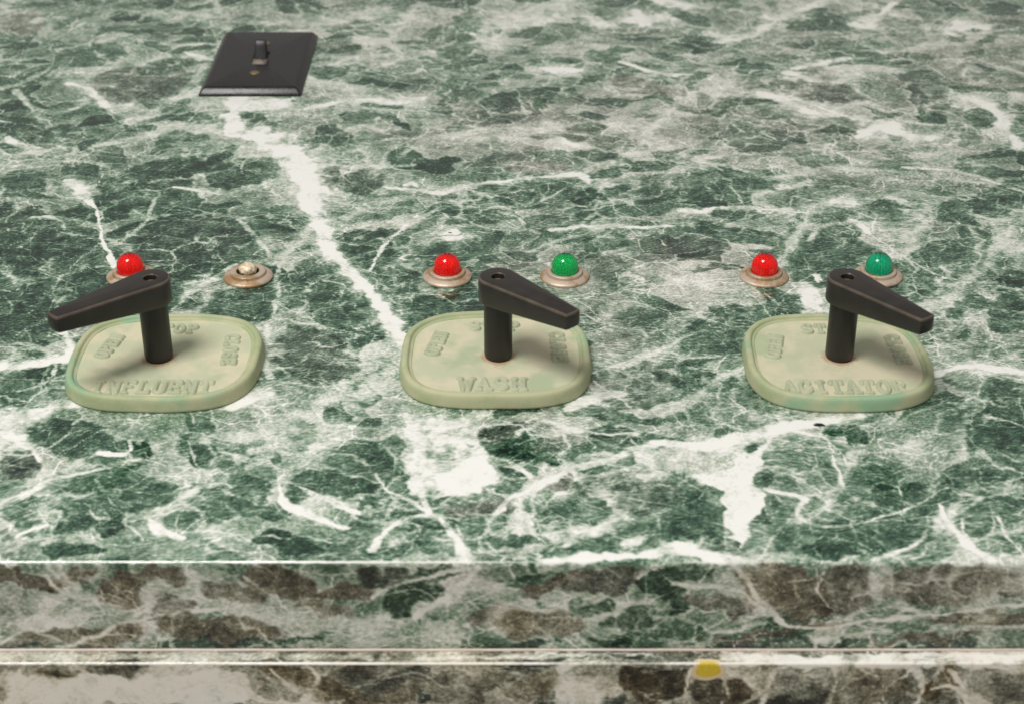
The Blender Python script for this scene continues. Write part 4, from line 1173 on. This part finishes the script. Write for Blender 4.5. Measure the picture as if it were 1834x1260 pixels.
def word(text, parent, cx, cy, rot, pitch, sx, sy, rad=1.25, hgt=1.35):
    ca, sa = math.cos(R(rot)), math.sin(R(rot))
    for i, ch in enumerate(text):
        u = (i - (len(text) - 1) / 2) * pitch
        o_ = bpy.data.objects.new('letter', letter_mesh(ch, sx, sy, rad, hgt)); col.objects.link(o_)
        o_.parent = parent
        o_.location = ((cx + u * ca) * MM, (cy + u * sa) * MM, FLOOR_Z * MM)
        o_.rotation_euler = (0, 0, R(rot))

def lever_arm(parent, shaft_xy, direction, length):
    """tapered hand lever with a round head and a counterbored top, made of stacked outlines"""
    HR, TW, ZT = 9.6, 4.7, 50.0
    n = 64
    base = []
    a_t = math.acos((HR - TW) / length)      # tangent angle between head circle and tip
    # outline: head arc from +tangent round the back to -tangent, then the straight tip
    for i in range(41):
        a = a_t + (2 * math.pi - 2 * a_t) * i / 40
        base.append((HR * math.cos(a), HR * math.sin(a), 0.0))
    tipc = length
    for (x_, y_) in ((length * .35, None), (length * .7, None)):
        pass
    def side(k_, sgn):
        h = (HR * math.cos(a_t), HR * math.sin(a_t)); e = (length - 1.2, TW)
        return (h[0] + (e[0] - h[0]) * k_, sgn * (h[1] + (e[1] - h[1]) * k_), 0.0)
    low = [side(k_, -1) for k_ in (.2, .4, .6, .8, 1.0)]
    tip = [(length - .35, -TW + .35, 0), (length, -TW + 1.2, 0), (length + .25, -TW * .3, 0), (length + .25, TW * .3, 0), (length, TW - 1.2, 0), (length - .35, TW - .35, 0)]
    up = [side(k_, 1) for k_ in (1.0, .8, .6, .4, .2)]
    loop = base + low + tip + up
    n = len(loop)
    # normals for insets
    nr_ = []
    for i in range(n):
        p0, p1 = loop[i - 1], loop[(i + 1) % n]
        tx, ty = p1[0] - p0[0], p1[1] - p0[1]; L = math.hypot(tx, ty)
        nr_.append((ty / L, -tx / L))
    def zbot(x_):   # the underside rises towards the tip
        return 37.2 + max(0.0, min(1.0, (x_ - 4) / (length - 4))) * 4.6
    verts, faces = [], []
    def ring(inset, zf):
        s0 = len(verts)
        for i, (x_, y_, _) in enumerate(loop):
            X_ = x_ - nr_[i][0] * inset; Y_ = y_ - nr_[i][1] * inset
            verts.append((X_, Y_, zf(X_)))
        return s0
    rings = [ring(1.0, lambda x_: zbot(x_)), ring(.3, lambda x_: zbot(x_) + .25), ring(0, lambda x_: zbot(x_) + .9),
             ring(0, lambda x_: ZT - 1.1), ring(.28, lambda x_: ZT - .35), ring(.95, lambda x_: ZT)]
    # counterbore: rings of the same count collapse onto a circle
    def circ(r_, z_):
        s0 = len(verts)
        for (x_, y_, _) in loop:
            a = math.atan2(y_, x_); verts.append((r_ * math.cos(a), r_ * math.sin(a), z_))
        return s0
    # spread the tip points round the circle evenly instead of bunching them
    def circ_even(r_, z_):
        s0 = len(verts)
        for i in range(n):
            a = a_t + 2 * math.pi * i / n
            verts.append((r_ * math.cos(a), r_ * math.sin(a), z_))
        return s0
    rings += [circ_even(3.7, ZT), circ_even(3.3, ZT - .5), circ_even(3.2, ZT - 3.6), circ_even(0.02, ZT - 3.8)]
    for r0, r1 in zip(rings[:-1], rings[1:]):
        for i in range(n):
            i2 = (i + 1) % n
            faces.append((r0 + i, r0 + i2, r1 + i2, r1 + i))
    faces.append(tuple(rings[0] + i for i in range(n))[::-1])
    ca, sa = math.cos(direction), math.sin(direction)
    verts = [((shaft_xy[0] + x_ * ca - y_ * sa) * MM, (shaft_xy[1] + x_ * sa + y_ * ca) * MM, z_ * MM) for x_, y_, z_ in verts]
    o_ = mesh_obj('lever', verts, faces, M['lever'], parent)
    o_.data.materials.append(M['rubbed'])
    for i_, pg in enumerate(o_.data.polygons):
        if 3 * n <= i_ < 5 * n or 6 * n <= i_ < 7 * n: pg.material_index = 1
    fix_normals(o_); sharp(o_, 32)
    return o_

def valve_control(cx, cy, shaft, tip, bottom, pitch, label, seed, wide=1.0):
    t = empty('valve_control', (cx * MM, cy * MM, 0))
    tag(t, label, 'valve control', 'valve controls on the marble')
    (rv, rf), (fv, ff) = plate_meshes(seed)
    rv = [(a * wide, b, c) for a, b, c in rv]; fv = [(a * wide, b, c) for a, b, c in fv]
    pl = mesh_obj('plate', rv, rf, M['rim'], t); fix_normals(pl); sharp(pl, 60)
    fl = mesh_obj('plate_face', fv, ff, M['floor'], t); fix_normals(fl)
    # the face's origin sits at the shaft so its rust ring does too
    sx, sy = shaft[0] - cx, shaft[1] - cy
    for v in fl.data.vertices: v.co.x -= sx * MM; v.co.y -= sy * MM
    fl.location = (sx * MM, sy * MM, 0)
    gl = 1.42 if len(bottom) > 4 else 1.55
    word(bottom, fl, -1.0 - sx, -29.4 - sy, 0, pitch, gl, 1.72, 1.3)
    word('OPEN', fl, -29.6 - sx, 10.0 - sy, 78, 6.0, 1.08, 1.02, 1.25)
    word('STOP', fl, -0.6 - sx, 28.0 - sy, 0, 6.6, 1.2, 1.25, 1.2)
    word('CLOSE', fl, 31.4 - sx, 7.0 - sy, -87, 6.0, 1.08, 1.0, 1.25)
    sh = lathe('shaft', [(7.0, 38.5), (6.95, 30), (6.95, 8.0), (6.75, 7.2), (6.75, 6.6), (6.3, 6.0), (6.2, 4.6)], 48, M['shaft'], t)
    sh.location = (sx * MM, sy * MM, 0)
    d = math.atan2(tip[1] - shaft[1], tip[0] - shaft[0])
    lever_arm(t, (sx, sy), d, math.hypot(tip[0] - shaft[0], tip[1] - shaft[1]))
    sc = lathe('hub_screw', [(2.75, 46.3), (2.75, 47.1), (2.4, 47.5), (1.0, 47.6), (0.95, 47.0), (0.0, 46.9)], 32, M['screw'], t)
    sc.location = (sx * MM, sy * MM, 0)
    return t
valve_control(-171.3, 741.0, (-174.2, 740.5), (-213.0, 702.5), 'INFLUENT', 7.35, 'pale green INFLUENT valve plate with black lever swung to the left', 3)
valve_control(-8.2, 743.8, (-6.8, 742.0), (28.6, 705.0), 'WASH', 8.5, 'pale green WASH valve plate with black lever swung to the right', 4)
valve_control(160.5, 741.0, (161.6, 741.5), (192.0, 700.0), 'AGITATOR', 7.5, 'pale green AGITATOR valve plate with black lever swung to the right', 8, 0.966)

# ------------------------------------------------------------------ indicator lights
BEZEL = [(13.0, 0.0), (13.35, 0.25), (13.4, 0.9), (13.0, 1.4), (12.2, 1.85), (11.0, 2.35), (10.3, 2.65), (9.95, 2.55), (9.75, 2.3), (9.7, 3.0), (9.65, 3.9), (9.4, 4.2), (8.6, 4.3), (7.6, 4.3), (7.35, 4.1), (7.3, 3.2)]
def indicator(x, y, colour, label, turn):
    t = empty('indicator_light', (x * MM, y * MM, 0)); t.rotation_euler.z = R(turn)
    tag(t, label, 'indicator light', 'indicator lights behind the valve controls')
    lathe('bezel', BEZEL if colour else BEZEL[:-3] + [(6.6, 4.3), (6.3, 4.1), (6.2, 2.8)], 72, M['brass'], t, sharp_deg=50)
    if colour:
        outer, inner = LENS[colour]
        prof = [(7.1, 3.3), (7.15, 4.0), (7.15, 7.0)] + [(7.15 * math.cos(R(a)), 7.0 + 7.15 * math.sin(R(a))) for a in range(9, 90, 9)] + [(0.0, 14.15)]
        prof = [(0.0, 3.3)] + prof
        ln = lathe('lens', prof, 64, outer, t, sharp_deg=50)
        cp = [(5.2, 3.5), (5.2, 6.8), (4.7, 8.2), (3.6, 9.3), (2.0, 10.0), (0.0, 10.2)]
        lathe('fluted_core', [(0.0, 3.45)] + cp, 160, inner, ln, rad=lambda a, r, i: r - (0.9 * (0.5 - 0.5 * math.cos(a * 22)) if 0 < i < 6 else 0), sharp_deg=70)
    else:
        lathe('socket', [(6.25, 3.4), (6.1, 3.0), (5.8, 2.2), (5.5, 1.2), (0.0, 1.0)], 48, M['socket'], t)
        bm = bmesh.new()
        bmesh.ops.create_icosphere(bm, subdivisions=4, radius=4.7 * MM)
        rnd = random.Random(5)
        bumps = [Vector((rnd.gauss(0, 1), rnd.gauss(0, 1), rnd.gauss(0.5, .8))).normalized() for _ in range(46)]
        for v in bm.verts:
            d = v.co.normalized()
            h = sum(math.exp(-((d - b_).length / 0.16) ** 2) for b_ in bumps)
            v.co = d * (4.75 + 0.6 * min(h, 1.2)) * MM
            v.co.z = v.co.z * 0.8 + 4.7 * MM
        m = bpy.data.meshes.new('bulb'); bm.to_mesh(m); bm.free()
        m.polygons.foreach_set('use_smooth', [True] * len(m.polygons)); m.materials.append(M['bulb'])
        b_ = bpy.data.objects.new('bulb', m); col.objects.link(b_); b_.parent = t
        for a in (200, 320):
            v, f = [], []
            p0 = Vector((6.2 * math.cos(R(a)), 6.2 * math.sin(R(a)), 3.9)); p1 = Vector((4.6 * math.cos(R(a + 24)), 4.6 * math.sin(R(a + 24)), 3.6))
            dr = (p1 - p0).normalized(); sd = dr.cross(Vector((0, 0, 1))).normalized(); up = sd.cross(dr)
            for q in (p0, p1):
                for i in range(8):
                    v.append((q + sd * .35 * math.cos(i * .785) + up * .35 * math.sin(i * .785)) * MM)
            f = [(i, (i + 1) % 8, 8 + (i + 1) % 8, 8 + i) for i in range(8)] + [tuple(range(8))[::-1], tuple(range(8, 16))]
            w = mesh_obj('contact_wire', v, f, M['screw'], t); fix_normals(w)
indicator(-207.3, 838.6, 'red', 'red domed light partly behind the INFLUENT lever', 10)
indicator(-143.5, 838.0, None, 'brass light socket with its lens missing and small bulb showing', 75)
indicator(-35.2, 838.2, 'red', 'red domed light standing left of the WASH lever', 140)
indicator(28.7, 838.2, 'green', 'bright green domed light behind the WASH lever tip', 200)
indicator(137.1, 838.2, 'red', 'red domed light standing left of the AGITATOR lever', 265)
indicator(199.3, 839.0, 'teal', 'blue green domed light partly behind the AGITATOR lever', 330)

# ------------------------------------------------------------------ light switch
def light_switch(x0, y0):
    t = empty('light_switch', (x0 * MM, y0 * MM, 0))
    tag(t, 'black toggle switch plate set into the marble near the back', 'light switch')
    W, D = 35.0, 60.0
    def rr(hw, hd, rc, n=6):
        pts = []
        for (sx, sy, a0) in ((1, 1, 0), (-1, 1, 90), (-1, -1, 180), (1, -1, 270)):
            for i in range(n + 1):
                a = R(a0 + 90 * i / n)
                pts.append((sx * (hw - rc) + rc * math.cos(a), sy * (hd - rc) + rc * math.sin(a)))
        return pts
    prof = [(0.0, 0.0), (0.0, 0.9), (0.25, 1.4), (1.3, 2.75), (2.6, 4.2), (3.5, 5.1), (4.4, 5.55), (5.6, 5.7)]
    verts, faces = [], []
    n = 28
    for ins, z_ in prof:
        for (a, b) in rr(W - ins, D - ins, max(1.3 - ins * .1, .8)): verts.append((a * MM, b * MM, z_ * MM))
    # opening for the toggle
    for ins, z_ in ((0, 5.6), (0.15, 5.2), (0.2, 2.0)):
        for (a, b) in rr(5.4 - ins, 12.2 - ins, .8): verts.append((a * MM, b * MM, z_ * MM))
    rings = len(prof) + 3
    for k_ in range(rings - 1):
        for i in range(n):
            i2 = (i + 1) % n
            faces.append((k_ * n + i, k_ * n + i2, (k_ + 1) * n + i2, (k_ + 1) * n + i))
    o_ = mesh_obj('cover_plate', verts, faces, M['bakelite'], t); fix_normals(o_); sharp(o_, 40)
    # insulator seen in the opening
    v = [(a * MM, b * MM, 4.4 * MM) for a, b in rr(5.1, 11.9, .7)]
    ins_ = mesh_obj('slot_insert', v + [(a, b, 2.2 * MM) for a, b, _ in v], [tuple(range(n))] + [(i, i + n, (i + 1) % n + n, (i + 1) % n) for i in range(n)], M['ivory'], t); fix_normals(ins_)
    # toggle: tapered bar with a rounded end leaning to the back
    secs = [(0, 4.6, 3.6), (5, 4.4, 3.2), (9, 4.1, 2.8), (12.4, 3.9, 2.5), (13.2, 3.5, 2.1), (13.5, 2.7, 1.5)]
    verts, faces = [], []
    for (l, hw, hd) in secs:
        for (a, b) in rr(hw, hd, min(hw, hd) * .35, 4): verts.append((a * MM, b * MM, l * MM))
    n2 = 20
    for k_ in range(len(secs) - 1):
        for i in range(n2):
            i2 = (i + 1) % n2
            faces.append((k_ * n2 + i, k_ * n2 + i2, (k_ + 1) * n2 + i2, (k_ + 1) * n2 + i))
    faces.append(tuple((len(secs) - 1) * n2 + i for i in range(n2)))
    tg = mesh_obj('toggle', verts, faces, M['toggle'], t); fix_normals(tg); sharp(tg, 45)
    tg.location = (0, 4.0 * MM, 3.4 * MM); tg.rotation_euler.x = R(-24)
    for yy in (-30.2, 30.2):
        sc = lathe('screw', [(3.3, 5.3), (3.3, 5.9), (2.9, 6.3), (1.6, 6.65), (0.0, 6.75)], 32, M['screw'], t)
        sc.location = (0, yy * MM, 0)
    return t
light_switch(-178.3, 1167.0)

# ------------------------------------------------------------------ yellow filler on the apron's edge
def filler(name, hw, s0, s1, lift, mat, parent):
    """a thin oval skin lying over the rounded edge of the apron"""
    verts, faces = [], []
    nu, nv = 28, 20
    cs, rs = (s0 + s1) / 2, (s1 - s0) / 2
    for j in range(nv + 1):
        rho = j / nv
        for i in range(nu):
            a = 2 * math.pi * i / nu
            ex = math.copysign(abs(math.cos(a)) ** .8, math.cos(a)); ey = math.copysign(abs(math.sin(a)) ** .8, math.sin(a))
            wob = 1 + .05 * math.sin(3 * a + 1) + .04 * math.sin(5 * a)
            xx, ss = hw * rho * ex * wob, cs + rs * rho * ey * wob
            yy, zz, nz = apron_profile(ss)
            ny = -math.sqrt(max(0, 1 - nz * nz))
            h = lift * min(1.0, (1 - rho) * 5) - .03 * (rho == 1)
            verts.append((xx * MM, (yy - YA + ny * h) * MM, (zz - ZB + nz * h) * MM))
    for j in range(nv):
        for i in range(nu):
            i2 = (i + 1) % nu
            faces.append((j * nu + i, j * nu + i2, (j + 1) * nu + i2, (j + 1) * nu + i))
    o_ = mesh_obj(name, verts, faces, mat, parent)
    bm = bmesh.new(); bm.from_mesh(o_.data)
    bmesh.ops.remove_doubles(bm, verts=bm.verts, dist=1e-6); bmesh.ops.recalc_face_normals(bm, faces=bm.faces)
    bm.to_mesh(o_.data); bm.free()
    return o_
t = empty('yellow_patch', (83.1 * MM, YA * MM, ZB * MM))
tag(t, 'small yellow oval patch on the lower marble edge', 'patch')
filler('cream_border', 7.4, -3.0, 9.3, 0.04, M['cream'], t)
filler('yellow_centre', 5.7, -1.3, 7.6, 0.08, M['yellow'], t)
